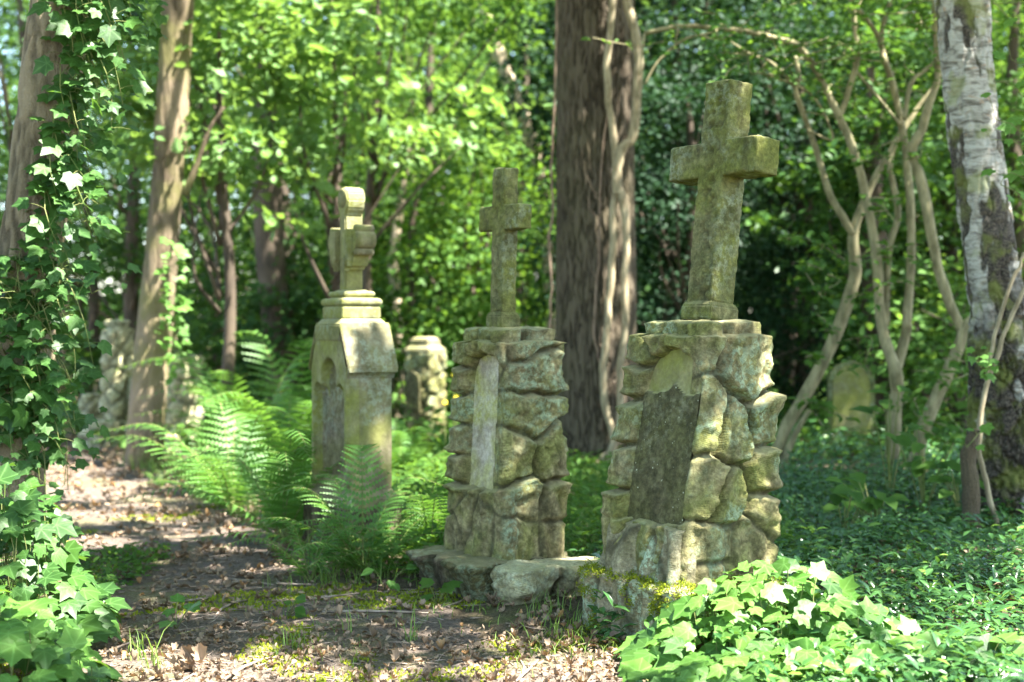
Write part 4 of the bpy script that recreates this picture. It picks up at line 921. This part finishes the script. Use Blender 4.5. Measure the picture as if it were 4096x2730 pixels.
BG = [  # label, px, Y, centre height, radii, material, seed
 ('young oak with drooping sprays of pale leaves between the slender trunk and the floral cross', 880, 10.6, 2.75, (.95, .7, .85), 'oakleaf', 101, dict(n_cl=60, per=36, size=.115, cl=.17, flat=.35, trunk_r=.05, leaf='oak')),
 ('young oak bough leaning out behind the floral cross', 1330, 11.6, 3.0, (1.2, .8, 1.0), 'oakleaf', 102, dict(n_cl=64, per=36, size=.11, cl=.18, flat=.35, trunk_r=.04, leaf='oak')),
 ('dark leafy tree behind the slender trunk, speckled with sky', 520, 15.5, 3.2, (1.9, 1.4, 2.1), 'broad_shade', 103, dict(n_cl=60)),
 ('deep green tree at the left edge behind the ivy trunk', 60, 14.5, 3.6, (1.3, 1.3, 1.7), 'broad_shade', 104, dict(n_cl=40)),
 ('shaded shrubby tree low behind the left monument pier', 330, 17, 1.6, (1.6, 1.2, 1.8), 'broad_shade', 105, dict()),
 ('dark trunked tree with shaded crown left of the floral cross', 1095, 15, 2.6, (1.3, 1.2, 2.2), 'broad_shade', 106, dict(trunk_r=.13, n_cl=80)),
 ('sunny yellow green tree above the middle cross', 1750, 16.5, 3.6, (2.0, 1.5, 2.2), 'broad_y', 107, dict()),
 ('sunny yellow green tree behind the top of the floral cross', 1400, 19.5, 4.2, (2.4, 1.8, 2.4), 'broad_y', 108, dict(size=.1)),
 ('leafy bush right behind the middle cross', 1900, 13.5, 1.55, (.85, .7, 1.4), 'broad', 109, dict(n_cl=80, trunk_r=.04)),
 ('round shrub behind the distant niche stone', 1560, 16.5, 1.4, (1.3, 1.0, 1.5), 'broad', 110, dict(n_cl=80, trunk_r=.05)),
 ('broad bush behind the ferns', 1150, 13.9, .8, (1.0, .8, .8), 'broad_shade', 111, dict(trunk_r=.04)),
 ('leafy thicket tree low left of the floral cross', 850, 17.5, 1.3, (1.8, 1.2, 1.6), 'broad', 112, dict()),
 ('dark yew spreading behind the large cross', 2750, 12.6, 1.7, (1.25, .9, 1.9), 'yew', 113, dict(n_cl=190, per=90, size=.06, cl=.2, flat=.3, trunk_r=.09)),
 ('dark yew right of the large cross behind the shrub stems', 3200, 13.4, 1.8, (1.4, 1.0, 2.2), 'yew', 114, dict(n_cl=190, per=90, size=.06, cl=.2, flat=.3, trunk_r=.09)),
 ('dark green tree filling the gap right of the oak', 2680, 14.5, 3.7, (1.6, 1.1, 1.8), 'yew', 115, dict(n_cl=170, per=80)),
 ('dark yew top above the shrub stems', 3150, 15.0, 4.0, (1.9, 1.2, 1.8), 'broad_shade', 116, dict(n_cl=170)),
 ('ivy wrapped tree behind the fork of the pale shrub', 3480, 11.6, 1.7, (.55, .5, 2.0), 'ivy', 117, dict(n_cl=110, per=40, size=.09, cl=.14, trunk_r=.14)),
 ('shaded tree behind the thick slanting stems', 3760, 13.2, 2.0, (1.1, .9, 2.2), 'broad_shade', 118, dict(n_cl=120)),
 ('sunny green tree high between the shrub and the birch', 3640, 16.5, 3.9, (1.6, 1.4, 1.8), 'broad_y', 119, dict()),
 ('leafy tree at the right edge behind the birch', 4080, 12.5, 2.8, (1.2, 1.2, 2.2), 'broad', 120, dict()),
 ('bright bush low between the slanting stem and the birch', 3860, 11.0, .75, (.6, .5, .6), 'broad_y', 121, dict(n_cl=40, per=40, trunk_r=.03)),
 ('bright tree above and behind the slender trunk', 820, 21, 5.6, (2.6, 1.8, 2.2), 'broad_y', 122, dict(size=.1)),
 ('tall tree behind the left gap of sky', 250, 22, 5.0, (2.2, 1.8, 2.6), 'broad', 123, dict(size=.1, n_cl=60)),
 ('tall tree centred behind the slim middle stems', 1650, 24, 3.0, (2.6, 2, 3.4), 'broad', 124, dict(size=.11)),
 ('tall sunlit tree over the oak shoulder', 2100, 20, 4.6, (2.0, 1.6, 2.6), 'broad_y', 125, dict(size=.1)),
 ('large tree at the far left of the woods', -150, 19, 3.2, (2.2, 1.6, 3.2), 'broad_shade', 126, dict(n_cl=60)),
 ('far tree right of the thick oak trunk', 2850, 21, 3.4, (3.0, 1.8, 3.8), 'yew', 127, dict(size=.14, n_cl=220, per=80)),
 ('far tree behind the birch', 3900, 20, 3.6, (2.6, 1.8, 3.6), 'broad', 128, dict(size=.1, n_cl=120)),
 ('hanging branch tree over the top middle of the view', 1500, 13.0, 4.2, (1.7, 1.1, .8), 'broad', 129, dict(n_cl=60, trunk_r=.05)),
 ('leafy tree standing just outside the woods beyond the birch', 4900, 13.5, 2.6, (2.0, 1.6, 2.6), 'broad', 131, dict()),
 ('thicket tree left of the middle cross', 1330, 21, 1.8, (2.0, 1.4, 2.0), 'broad_shade', 130, dict()),
]
OAK = oak_leaf(.2)
for lab, px, Y, zc, rad, mat, seed, kw in BG:
    kw = dict(kw); lf = kw.pop('leaf', None)
    bg_tree('oak_sapling' if lf else 'yew_tree' if mat == 'yew' else 'leafy_tree', lab, px, Y, zc, rad, mat, seed, leaf=OAK if lf else SIMPLE, **kw)
# pale slim trunks in the middle distance
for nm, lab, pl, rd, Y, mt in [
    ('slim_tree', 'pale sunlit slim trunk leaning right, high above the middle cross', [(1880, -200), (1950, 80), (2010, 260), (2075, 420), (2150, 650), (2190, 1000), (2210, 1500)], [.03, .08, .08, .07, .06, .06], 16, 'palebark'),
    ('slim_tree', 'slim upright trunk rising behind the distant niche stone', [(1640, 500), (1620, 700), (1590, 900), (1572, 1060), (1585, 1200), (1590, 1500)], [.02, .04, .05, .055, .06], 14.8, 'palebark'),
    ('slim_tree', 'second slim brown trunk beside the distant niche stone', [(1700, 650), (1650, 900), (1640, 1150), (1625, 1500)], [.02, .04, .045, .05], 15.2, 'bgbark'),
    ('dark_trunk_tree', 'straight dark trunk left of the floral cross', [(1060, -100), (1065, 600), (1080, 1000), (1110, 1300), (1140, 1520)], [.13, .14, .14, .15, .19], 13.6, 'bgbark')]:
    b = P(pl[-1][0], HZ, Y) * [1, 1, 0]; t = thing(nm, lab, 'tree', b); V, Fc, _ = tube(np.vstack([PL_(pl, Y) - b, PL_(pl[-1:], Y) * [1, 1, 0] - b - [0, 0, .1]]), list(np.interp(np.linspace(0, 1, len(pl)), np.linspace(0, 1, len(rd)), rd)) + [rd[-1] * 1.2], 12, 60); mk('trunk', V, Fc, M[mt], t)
# far woods: one mass nobody could count
shade_canopy(t, 1.0, 18.0, 11.0, 8.0, 7.5, 12.0, 22000, (P(1110, 1300, 13.6)[0], 13.6, 7.0), 'bgbark', 9, 'broad', .22, far_gap, .8)  # unseen canopy added to dapple the background, parented to the dark trunk
r = np.random.default_rng(300); n = 165000
Yf = r.uniform(26, 48, n); px = np.where(r.random(n) < .72, r.uniform(-500, 4600, n), r.uniform(-5500, 9600, n)); q = np.column_stack([(px - 2048) / F * Yf, Yf, r.random(n) ** 1.25 * 13])
dens = fbm(q * [1, 1, 1], .32, 3, 40); sel = dens > -.55 - .6 * (q[:, 2] < 5) - .5 * (q[:, 0] > 0); sel &= ~((q[:, 0] < -.13 * q[:, 1]) & (fbm(q, .8, 2, 44) > -.05) & (q[:, 2] > 1.5)); q = q[sel]; m = len(q)
A = Acc(); stamp(A, SIMPLE[0], SIMPLE[1], q, frames(np.array([0, -.3, 1]) + r.normal(size=(m, 3)) * .5, r.normal(size=(m, 3))), .34 * r.uniform(.6, 1.4, m), ta=SIMPLE[2], rnd=np.clip(.5 + noise(q, .5, 3) * .6 + r.normal(size=m) * .15, 0, 1))
tag(A.build('distant_woods', M['broad_shade']), kind='stuff')
# low undergrowth in the middle distance
n = 26000; Yf = 9.5 + 14 * r.random(n); q = np.column_stack([r.uniform(-1, 1, n) * (Yf * .42 + .5), Yf, 0 * Yf])
keepu = path_in(q[:, 0], q[:, 1]) < -.15; q = q[keepu]; m = len(q); hmax = .12 + .30 * np.clip(noise(q, .9, 8) + .25, 0, 1); q[:, 2] = gz(q[:, 0], q[:, 1]) + hmax * r.random(m)
A = Acc(); stamp(A, SIMPLE[0], SIMPLE[1], q, frames(np.array([0, -.2, 1]) + r.normal(size=(m, 3)) * .35, r.normal(size=(m, 3))), .10 * r.uniform(.5, 1.3, m), ta=SIMPLE[2])
tag(A.build('undergrowth', M['broad']), kind='stuff')

# ------------------------------------------------------------------ ferns
def frond(AL, AS, pts, length, width, pinnae=22, r=rng, light=0.5):
    """a bipinnate fern frond along the 3-D curve pts"""
    n = pinnae; c = cr(pts, n + 3); T = unit(np.gradient(c, axis=0)); S = unit(np.cross(T, [0, 0, 1.])); U = np.cross(S, T)
    V, Fc, _ = tube(c, np.linspace(.0035, .0008, len(c)), 4, len(c)); AS.add(V, Fc)
    i0 = max(2, int(n * .14))
    for i in range(i0, n + 2):
        t = (i - i0) / (n + 1 - i0); L = width * (min(1, .55 + t * 2.2) * (1 - t) ** .75 + .03)
        for sgn in (-1, 1):
            k = 9; u = np.linspace(0, 1, k); d = unit(S[i] * sgn + T[i] * (.28 + .5 * t) + U[i] * r.normal() * .08); perp = unit(np.cross(d, U[i]) * sgn)
            spine = c[i] + d * (u * L)[:, None] - U[i] * (u ** 2 * L * .28)[:, None] + r.normal(size=3) * .001
            hw = length / n * .50 * (1 - u ** 2 * .95) * (1 - .6 * t)                # toothed outline on both edges
            Vs, Fs = list(spine), []
            for j in range(k - 1):
                b = len(Vs); h_ = hw[j]; m_ = spine[j] * .35 + spine[j + 1] * .65
                Vs += [m_ + perp * h_, m_ - perp * h_, spine[j] * .8 + spine[j + 1] * .2 + perp * h_ * .45, spine[j] * .8 + spine[j + 1] * .2 - perp * h_ * .45]
                Fs += [(j, j + 1, b), (j + 1, j, b + 1), (j, b, b + 2), (j, b + 3, b + 1)]
            AL.add(np.array(Vs), np.array(Fs), rnd=np.clip(light + r.normal() * .12, 0, 1), vein=0.0)
def fern(lab, x, y, n, size, seed, dirs=None, grp='ferns between the graves'):
    b = np.array([x, y, gz1(x, y)]); t = thing('fern', lab, 'fern', b, group=grp); r = np.random.default_rng(seed)
    for i in range(n):
        a = dirs[i] if dirs is not None and i < len(dirs) else r.random() * 6.283; L = size * r.uniform(.75, 1.15); e = r.uniform(.35, 1.15)
        if isinstance(a, tuple): a, L, e = a
        o = np.array([math.cos(a), math.sin(a), 0]); up = np.array([0, 0, 1.])
        pts = np.array([o * 0, o * L * .25 * math.cos(e) + up * L * .42 * math.sin(e) + 0, o * L * .62 * math.cos(e) + up * L * .72 * math.sin(e), o * L * 1.0 * math.cos(e * .8) + up * L * .62 * math.sin(e)])
        AL, AS = Acc(), Acc(); frond(AL, AS, pts, L, L * .21, 24, r, r.uniform(.2, .8)); fo = AL.build('frond', M['fern'], t); AS.build('stalk', M['stem'], fo)
    return t
def gp(px, py): Y = H * F / (py - HZ); return (px - 2048) / F * Y, Y
x, y = gp(1450, 2300); fern('fern with large toothed fronds spreading in front of the gothic stone', x, y, 13, .72, 1, [(1.75, .70, 1.45), (3.5, .75, .35), (4.3, .6, .4), (3.6, .62, .9), (2.4, .62, 1.0), (.6, .6, 1.0), (-1.9, .52, .30), (3.3, .60, .55), (2.8, .65, .8), (.3, .50, .7), (-.3, .55, .45), (3.9, .5, .7), (.9, .5, .9), (-2.6, .75, .25), (-.9, .45, .6)])
FE = [(1240, 2330, 7, .42, 'low fern with fronds drooping over the path left of the gothic plinth'), (1720, 2270, 8, .5, 'dark green fern between gothic stone and middle monument, nearest the path'), (1130, 2190, 12, .8, 'large fern left of the gothic stone, arching over the path edge'), (930, 2060, 12, .9, 'big feathery fern in the middle of the fern bank'), (1150, 1990, 12, 1.05, 'tall fern standing close behind the gothic stone on its left'),
      (880, 2030, 9, .6, 'low fern at the left end of the fern bank'), (1000, 1900, 12, 1.15, 'tall sunlit fern rising at the back of the fern bank'), (1180, 1850, 10, 1.3, 'tall pointed fern against the dark trunk'), (640, 1960, 5, .22, 'small fern at the foot of the double monument'),
      (1680, 2230, 9, .55, 'small fern set back between the gothic stone and the middle monument'), (1620, 1960, 9, .6, 'fern in the light right of the gothic stone'), (1780, 1850, 8, .6, 'fern left behind the middle monument'), (1560, 2280, 6, .36, 'short fern with broad drooping fronds near the middle monument base')]
for i, (a, b, n, s, lab) in enumerate(FE): x, y = gp(a, b); fern(lab, x, y, n, s, 10 + i)

# ------------------------------------------------------------------ ivy mounds in the foreground
def ivy_mound(lab, cx, cy, rx, ry, hgt, n, size, mat, seed, shape=None, mat2=None):
    b = np.array([cx, cy, gz1(cx, cy)]); t = thing('ground_ivy', lab, 'ivy', b); r = np.random.default_rng(seed)
    a = r.random(n) * 6.283; k = np.sqrt(r.random(n)); p = np.column_stack([rx * k * np.cos(a), ry * k * np.sin(a), 0 * a])
    top = hgt * (1 - k ** 2.2) * (1 + .35 * noise(p, 4, seed)) + .03; p[:, 2] = top * r.uniform(.25, 1.0, n) ** .6
    for q in (shape or []): pass
    nr = unit(np.array([-.05, -.40, 1.]) + np.column_stack([p[:, 0] / rx, p[:, 1] / ry, 0 * a]) * .45 + r.normal(size=(n, 3)) * .30)
    hd = np.column_stack([p[:, 0], p[:, 1] - .1, 0 * a - .12]) + r.normal(size=(n, 3)) * .35
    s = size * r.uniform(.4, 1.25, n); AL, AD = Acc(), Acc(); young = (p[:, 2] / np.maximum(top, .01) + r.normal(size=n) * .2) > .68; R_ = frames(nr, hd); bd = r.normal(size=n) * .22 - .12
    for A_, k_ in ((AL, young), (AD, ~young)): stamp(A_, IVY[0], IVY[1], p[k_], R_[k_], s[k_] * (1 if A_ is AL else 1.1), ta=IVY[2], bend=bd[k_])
    AS = Acc()
    for i in range(0, n, 2):
        q = p[i] * [.95, .95, .5] + r.normal(size=3) * [.012, .012, 0]; V, Fc, _ = tube([q - [0, 0, .02], (q + p[i]) / 2 + [r.normal() * .01, 0, 0], p[i]], .0016, 4, 4, cap=False); AS.add(V, Fc)
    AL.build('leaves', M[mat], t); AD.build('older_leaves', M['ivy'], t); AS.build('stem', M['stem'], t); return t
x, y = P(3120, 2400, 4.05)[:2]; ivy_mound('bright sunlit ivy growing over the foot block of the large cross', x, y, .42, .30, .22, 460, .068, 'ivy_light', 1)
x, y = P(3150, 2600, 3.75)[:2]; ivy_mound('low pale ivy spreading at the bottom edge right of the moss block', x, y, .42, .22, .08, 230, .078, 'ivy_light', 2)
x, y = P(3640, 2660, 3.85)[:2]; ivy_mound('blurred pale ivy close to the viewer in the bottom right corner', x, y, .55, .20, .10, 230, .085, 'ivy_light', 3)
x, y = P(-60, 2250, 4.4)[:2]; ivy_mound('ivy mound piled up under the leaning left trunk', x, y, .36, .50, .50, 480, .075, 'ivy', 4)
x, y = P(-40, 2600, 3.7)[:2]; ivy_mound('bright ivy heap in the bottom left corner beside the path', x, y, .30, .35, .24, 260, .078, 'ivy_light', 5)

# ------------------------------------------------------------------ periwinkle carpet
r = np.random.default_rng(60)
def sprigs(A, AS, x, y, h, size, per, r, tilt=.45):
    """little upright shoots with opposite pairs of leaves"""
    n = len(x); z = gz(x, y); lean = r.normal(size=(n, 3)) * [.35, .35, 0] + [0, -.1, 1.]; lean = unit(lean)
    for k in range(per):
        f = (k + .4) / per; c = np.column_stack([x, y, z]) + lean * (h * f)[:, None]; a = r.random(n) * 6.283
        for sg in (0, np.pi):
            d = np.column_stack([np.cos(a + sg), np.sin(a + sg), r.uniform(.05, .5, n)]); nr = np.column_stack([-.5 * np.cos(a + sg), -.5 * np.sin(a + sg) - .15, np.ones(n)]) + r.normal(size=(n, 3)) * .22
            stamp(A, PERI[0], PERI[1], c, frames(nr, d), size * r.uniform(.6, 1.25, n), ta=PERI[2], bend=-r.uniform(.05, .35, n))
def field(n, xlo, xhi, ylo, yhi, cond, r):
    y = r.uniform(ylo, yhi, n); x = r.uniform(0, 1, n) * (xhi - xlo) + xlo; ok = cond(x, y); return x[ok], y[ok]
def blocked(x, y, pad=.0):
    b = np.zeros(len(x), bool)
    for m_, hx, hy, oy in ((m1, .25, .24, -.08), (m2, .24, .22, -.04), (m3, .24, .15, 0), (m4, .75, .28, 0), (m5, .2, .16, 0)):
        l = (np.column_stack([x, y]) - m_.o[:2]) @ m_.R[:2, :2]; b |= (np.abs(l[:, 0]) < hx + pad) & (np.abs(l[:, 1] - oy) < hy + pad)
    return b
right = lambda x, y: (path_in(x, y) < -.12) & (x > .25 + .12 * (y - 4.5)) & (x < y * .40 + .2) & ~blocked(x, y, .0)
A = Acc(); x, y = field(11000, 0, 4.4, 3.3, 8.2, right, r); sprigs(A, None, x, y, .08 + .10 * r.random(len(x)) + .06 * np.clip(noise(np.column_stack([x, y, y * 0]), 1.2, 4), -.5, 1), .048, 3, r)
x, y = field(5000, 0, 5.6, 7.6, 12.5, right, r); sprigs(A, None, x, y, .12 + .14 * r.random(len(x)), .062, 2, r)
tag(A.build('periwinkle_carpet', M['peri']), kind='stuff')
# patch beside the path on the left, behind the middle monument and behind the gothic stone
A = Acc(); x, y = field(2600, -2.6, -.8, 4.4, 6.6, lambda x, y: (path_in(x, y) < .15 * noise(np.column_stack([x, y, 0 * x]), 3, 1)) & (x < -1.2) | ((np.abs(x + 1.75) < .3) & (np.abs(y - 5.6) < .5)), r)
sprigs(A, None, x, y, .05 + .05 * r.random(len(x)), .04, 2, r)
x, y = field(5500, -1.6, 1.2, 5.3, 10.5, lambda x, y: (path_in(x, y) < -.1) & ~blocked(x, y), r); sprigs(A, None, x, y, .08 + .16 * r.random(len(x)), .055, 2, r)
tag(A.build('ground_cover', M['broad']), kind='stuff')
# broad leaved seedlings rising out of the carpet on the right
for i, (a, b, Y, s, k, lab) in enumerate([(3560, 1700, 7.2, .15, 9, 'upright seedling with large rounded leaves among the shrub stems'), (3500, 2010, 6.3, .13, 12, 'broad leaved seedling spreading over the periwinkle'), (3700, 1850, 6.8, .12, 12, 'leafy seedling in front of the slanting stem'),
      (3380, 2040, 6.2, .10, 8, 'low seedling with dull leaves right of the large pier'), (3850, 1960, 6.6, .11, 9, 'seedling with hanging leaves left of the birch foot')]):
    bx, by = P(a, 1500, Y)[:2]; b0 = np.array([bx, by, gz1(bx, by)]); t = thing('seedling', lab, 'plant', b0, group='broad leaved seedlings'); r2 = np.random.default_rng(90 + i); A = Acc(); S_ = Acc()
    zt = H - (b - HZ) / F * Y
    for j in range(k):
        an = r2.random() * 6.283; p1 = np.array([math.cos(an) * .14 * r2.random(), math.sin(an) * .14 * r2.random(), zt * r2.uniform(.75, 1.25)]); V, Fc, _ = tube([[0, 0, 0], p1 * [.5, .5, .6], p1], .003, 5, 6); S_.add(V, Fc)
        d = np.array([[math.cos(an), math.sin(an), -.05]]); stamp(A, OVAL[0] * [1.3, 1, 1], OVAL[1], p1[None], frames(np.array([[0, -.4, 1.]]) + r2.normal(size=(1, 3)) * .2, d), s * r2.uniform(.7, 1.1), ta=OVAL[2])
    A.build('leaves', M['broad'], t); S_.build('stem', M['stem'], t)
# small weeds by the base of the middle monument and along the path
for i, (a, b, k, s, lab) in enumerate([(1760, 2300, 8, .06, 'small round leaved weed left of the middle monument base'), (1750, 2440, 6, .055, 'blue green weed shoot at the corner of the middle monument base'), (1540, 2370, 5, .05, 'pale little weed on the moss by the ferns'), (700, 2530, 6, .055, 'ivy seedling standing in the path at lower left'), (2390, 2330, 5, .05, 'weed between the two nearest monuments'), (1150, 2480, 5, .05, 'dark rosette of leaves lying on the path')]):
    x0, y0 = gp(a, b); t = thing('weed', lab, 'plant', (x0, y0, gz1(x0, y0)), group='small weeds by the path'); r2 = np.random.default_rng(120 + i); A = Acc(); S_ = Acc()
    for j in range(k):
        an = r2.random() * 6.283; rr = r2.uniform(.02, .09); p1 = np.array([math.cos(an) * rr, math.sin(an) * rr, r2.uniform(.02, .09)]); V, Fc, _ = tube([[0, 0, 0], p1 * [.6, .6, .7], p1], .0015, 4, 5); S_.add(V, Fc)
        lf = IVY if i in (3, 1) else OVAL; stamp(A, lf[0] * ([1.4, 1, 1] if lf is OVAL else [1, 1, 1]), lf[1], p1[None], frames(np.array([[0, -.4, 1.]]) + r2.normal(size=(1, 3)) * .25, np.array([[math.cos(an), math.sin(an), 0]])), s * r2.uniform(.7, 1.2), ta=lf[2])
    A.build('leaves', M['ivy_light' if i in (2, 3) else 'broad'], t); S_.build('stem', M['stem'], t)

# ------------------------------------------------------------------ grass
def grass(A, x, y, h, r, wdt=.0022):
    n = len(x); z = gz(x, y); a = r.random(n) * 6.283; l = r.uniform(.2, 1.1, n) * h; d = np.column_stack([np.cos(a), np.sin(a), 0 * a]); s = np.column_stack([-np.sin(a), np.cos(a), 0 * a])
    b = np.column_stack([x, y, z]); up = np.array([0, 0, 1.]); u = np.array([0, .35, .7, 1.]); V = []
    for k, t in enumerate(u):
        c = b + d * (l * t ** 2)[:, None] + up * (h * (t - .30 * t ** 3))[:, None]; w_ = wdt * (1 - t * .9)
        V += [c - s * w_, c + s * w_]
    V = np.stack(V, 1).reshape(-1, 3); f = np.array([(0, 1, 3, 2), (2, 3, 5, 4), (4, 5, 7, 6)]); Fc = (f[None] + (np.arange(n) * 8)[:, None, None]).reshape(-1, 4)
    A.add(V, Fc, rnd=np.repeat(r.random(n), 8), vein=0.0)
A = Acc(); r = np.random.default_rng(70)
def tuft(px, py, n, h, sp): x0, y0 = gp(px, py); x = x0 + r.normal(size=n) * sp; y = y0 + r.normal(size=n) * sp; grass(A, x, y, h * r.uniform(.5, 1.2, n), r)
for a in [(2230, 2560, 60, .08, .08), (2330, 2600, 70, .08, .10), (2180, 2500, 30, .10, .05), (2280, 2650, 60, .05, .12), (1640, 2580, 14, .16, .015), (1400, 2560, 8, .12, .01), (1180, 2600, 14, .12, .02), (620, 2690, 12, .16, .02), (560, 2650, 10, .14, .02), (1380, 2330, 50, .12, .08), (1500, 2330, 40, .14, .08), (1700, 2350, 30, .12, .07),
          (2320, 2200, 12, .22, .03), (2450, 2600, 40, .07, .06), (1900, 2450, 20, .06, .1), (2000, 2560, 20, .05, .15), (1200, 2340, 30, .09, .08), (3300, 2150, 20, .2, .2), (2350, 2440, 25, .08, .05)]: tuft(*a)
x, y = field(14000, -2.8, 1.2, 5.6, 11.5, lambda x, y: (path_in(x, y) < .10) & ~blocked(x, y) & (noise(np.column_stack([x, y, 0 * x]), 1.2, 9) + .2 * (y > 6.5) > -.02), r); grass(A, x, y, .06 + .12 * r.random(len(x)), r, .003)
x, y = field(1500, -1.6, 1.0, 3.8, 6, lambda x, y: (path_in(x, y) > -.2) & (noise(np.column_stack([x, y, 0 * x]), 2.2, 5) > .25), r); grass(A, x, y, .02 + .04 * r.random(len(x)), r, .0016)
tag(A.build('grass', M['grass']), kind='stuff')
# arching seed stalk in front of the middle monument is part of the grass; moss cushions
A = Acc(); n = 150000; y = r.uniform(3.7, 8, n); x = r.uniform(-2.2, 1.0, n); q = np.column_stack([x, y, 0 * x]); mm = fbm(q, 2.0, 4, 9) + .25 * np.exp(-((x + .35) ** 2 + (y - 4.9) ** 2) / .25); ok = (mm > .40) & (path_in(x, y) > -.35) & ~blocked(x, y, -.02); q = q[ok]; q[:, 2] = gz(q[:, 0], q[:, 1]) + .004; m = len(q)
stamp(A, SIMPLE[0], SIMPLE[1], q, frames(r.normal(size=(m, 3)) + [0, -.6, .4], r.normal(size=(m, 3)) * .6 + [0, 0, 1]), .010 * r.uniform(.6, 1.6, m), ta=SIMPLE[2]); tag(A.build('moss', M['moss']), kind='stuff')
# moss on the foot block of the large cross
def moss_on(nm, obj, thr, n, size, seed, zmin):
    me = obj.data; V = np.empty(len(me.vertices) * 3, np.float32); me.vertices.foreach_get('co', V); V = V.reshape(-1, 3).astype(float); N = np.empty_like(V, dtype=np.float32); me.vertex_normals.foreach_get('vector', N.ravel()) if False else None
    N = np.array([v.normal[:] for v in me.vertices]); wgt = N[:, 2] * .6 + fbm(V, 7, 3, seed) * .7 + (V[:, 2] - zmin) * .6; ok = np.where(wgt > thr)[0]; r = np.random.default_rng(seed)
    if not len(ok): return
    i = r.choice(ok, n); p = V[i] + r.normal(size=(n, 3)) * .006; p += N[i] * .002; A = Acc()
    stamp(A, SIMPLE[0] * [.7, 1, 1], SIMPLE[1], p, frames(r.normal(size=(n, 3)), N[i] + r.normal(size=(n, 3)) * .55), size * r.uniform(.5, 1.3, n), ta=SIMPLE[2]); return A.build(nm, M['moss'], obj)
moss_on('moss_cushion', blk, .22, 42000, .010, 3, .1)
moss_on('moss_cushion', bpy.data.objects['mossy_stone'], .5, 4000, .012, 5, .02)

# ------------------------------------------------------------------ leaf litter, twigs, pebbles
LT = [oak_leaf(.9), oak_leaf(-.5), (OVAL[0] * [1.2, 1, 2.5], OVAL[1], OVAL[2]), oak_leaf(1.6)]
A = Acc(); r = np.random.default_rng(80)
def litter(x, y, size, up=.25):
    n = len(x); k = r.integers(0, 4, n); z = gz(x, y)
    for j in range(4):
        s = k == j; m = s.sum(); p = np.column_stack([x[s], y[s], z[s] + .006 + .012 * r.random(m)]); stamp(A, LT[j][0], LT[j][1], p, frames(np.array([0, 0, 1.]) + r.normal(size=(m, 3)) * up, r.normal(size=(m, 3))), size * r.uniform(.5, 1.25, m), ta=LT[j][2])
x, y = field(3600, -3, 1.2, 3.6, 6.2, lambda x, y: (path_in(x, y) > -.25) & ~blocked(x, y) & (noise(np.column_stack([x, y, 0 * x]), 2.2, 3) > -.35), r); litter(x, y, .036, .33)
x, y = field(6500, -5, .2, 6.0, 12, lambda x, y: (path_in(x, y) > -.3) & ~blocked(x, y), r); litter(x, y, .045, .33)
x, y = field(1500, 0, 3, 3.2, 6, lambda x, y: path_in(x, y) < 0, r); litter(x, y, .042, .4)
x, y = field(2600, -1.4, .9, 3.6, 4.6, lambda x, y: (path_in(x, y) > -.15) & ~blocked(x, y), r); litter(x, y, .022, .5)
tag(A.build('leaf_litter', M['litter']), kind='stuff')
A = Acc(); x, y = field(1500, -2.2, 1.1, 3.6, 6.5, lambda x, y: path_in(x, y) > -.2, r)
for a, b in zip(x, y):
    l = r.uniform(.01, .07) * (3 if r.random() < .06 else 1); an = r.random() * 3.14; p = np.array([a, b, gz1(a, b) + .006]); d = np.array([math.cos(an), math.sin(an), r.normal() * .08]); V, Fc, _ = tube([p - d * l, p + r.normal(size=3) * l * .12 * [1, 1, .3], p + d * l], [.0016, .002, .001] if l < .1 else [.004, .005, .003], 4, 4); A.add(V, Fc)
tag(A.build('fallen_twigs', M['twig']), kind='stuff')
# big crumpled pale leaf in the foreground
x0, y0 = gp(770, 2700)
t = thing('crumpled_leaf', 'large crumpled pale dead leaf standing at the bottom of the path', 'leaf', (x0, y0, gz1(x0, y0)))
A = Acc()
for j in range(7):
    lf = oak_leaf(r.uniform(1.2, 2.2)); a = r.random() * 6.28; stamp(A, lf[0] * [1.3, 1, 1], lf[1], np.array([[r.normal() * .02, r.normal() * .01, .012]]), frames(np.array([[math.cos(a), -.6, .7]]), np.array([[math.cos(a), math.sin(a), .5]])), .06, ta=lf[2])
A.build('leaf_blade', M['deadpale'] if 'deadpale' in M else M['litter'], t)
# yellow flowers in the sunny grass behind
A = Acc()
fl = thing('yellow_wildflower', 'small yellow flowers in the sunny grass left of the middle monument', 'flower', P(1840, 1560, 9.5) * [1, 1, 0]); fo = np.array(fl.location)
g = G("yellow petals"); M['yellow'] = g.finish(g.bsdf((.75, .55, .03, 1), .5)); S_ = Acc()
for a, b in [(1845, 1540), (1815, 1500), (1900, 1570), (1780, 1610), (1825, 1590), (1870, 1500)]:
    c = P(a, b, 9.5) - fo; k = 7; an = np.arange(k) / k * 6.283; d = np.column_stack([np.cos(an), np.sin(an) * .6 - .2, np.sin(an) * .6]); stamp(A, SIMPLE[0], SIMPLE[1], np.tile(c, (k, 1)), frames(np.tile([0, -1, .6], (k, 1)), d), .022, ta=SIMPLE[2]); V, Fc, _ = tube([c * [1, 1, 0] + [0, 0, .0], c], .003, 4, 5); S_.add(V, Fc)
A.build('petals', M['yellow'], fl); S_.build('stem', M['stem'], fl)
for o in list(bpy.data.objects):
    if o.type == 'MESH' and not o.data.materials: o.data.materials.append(M['stone'])
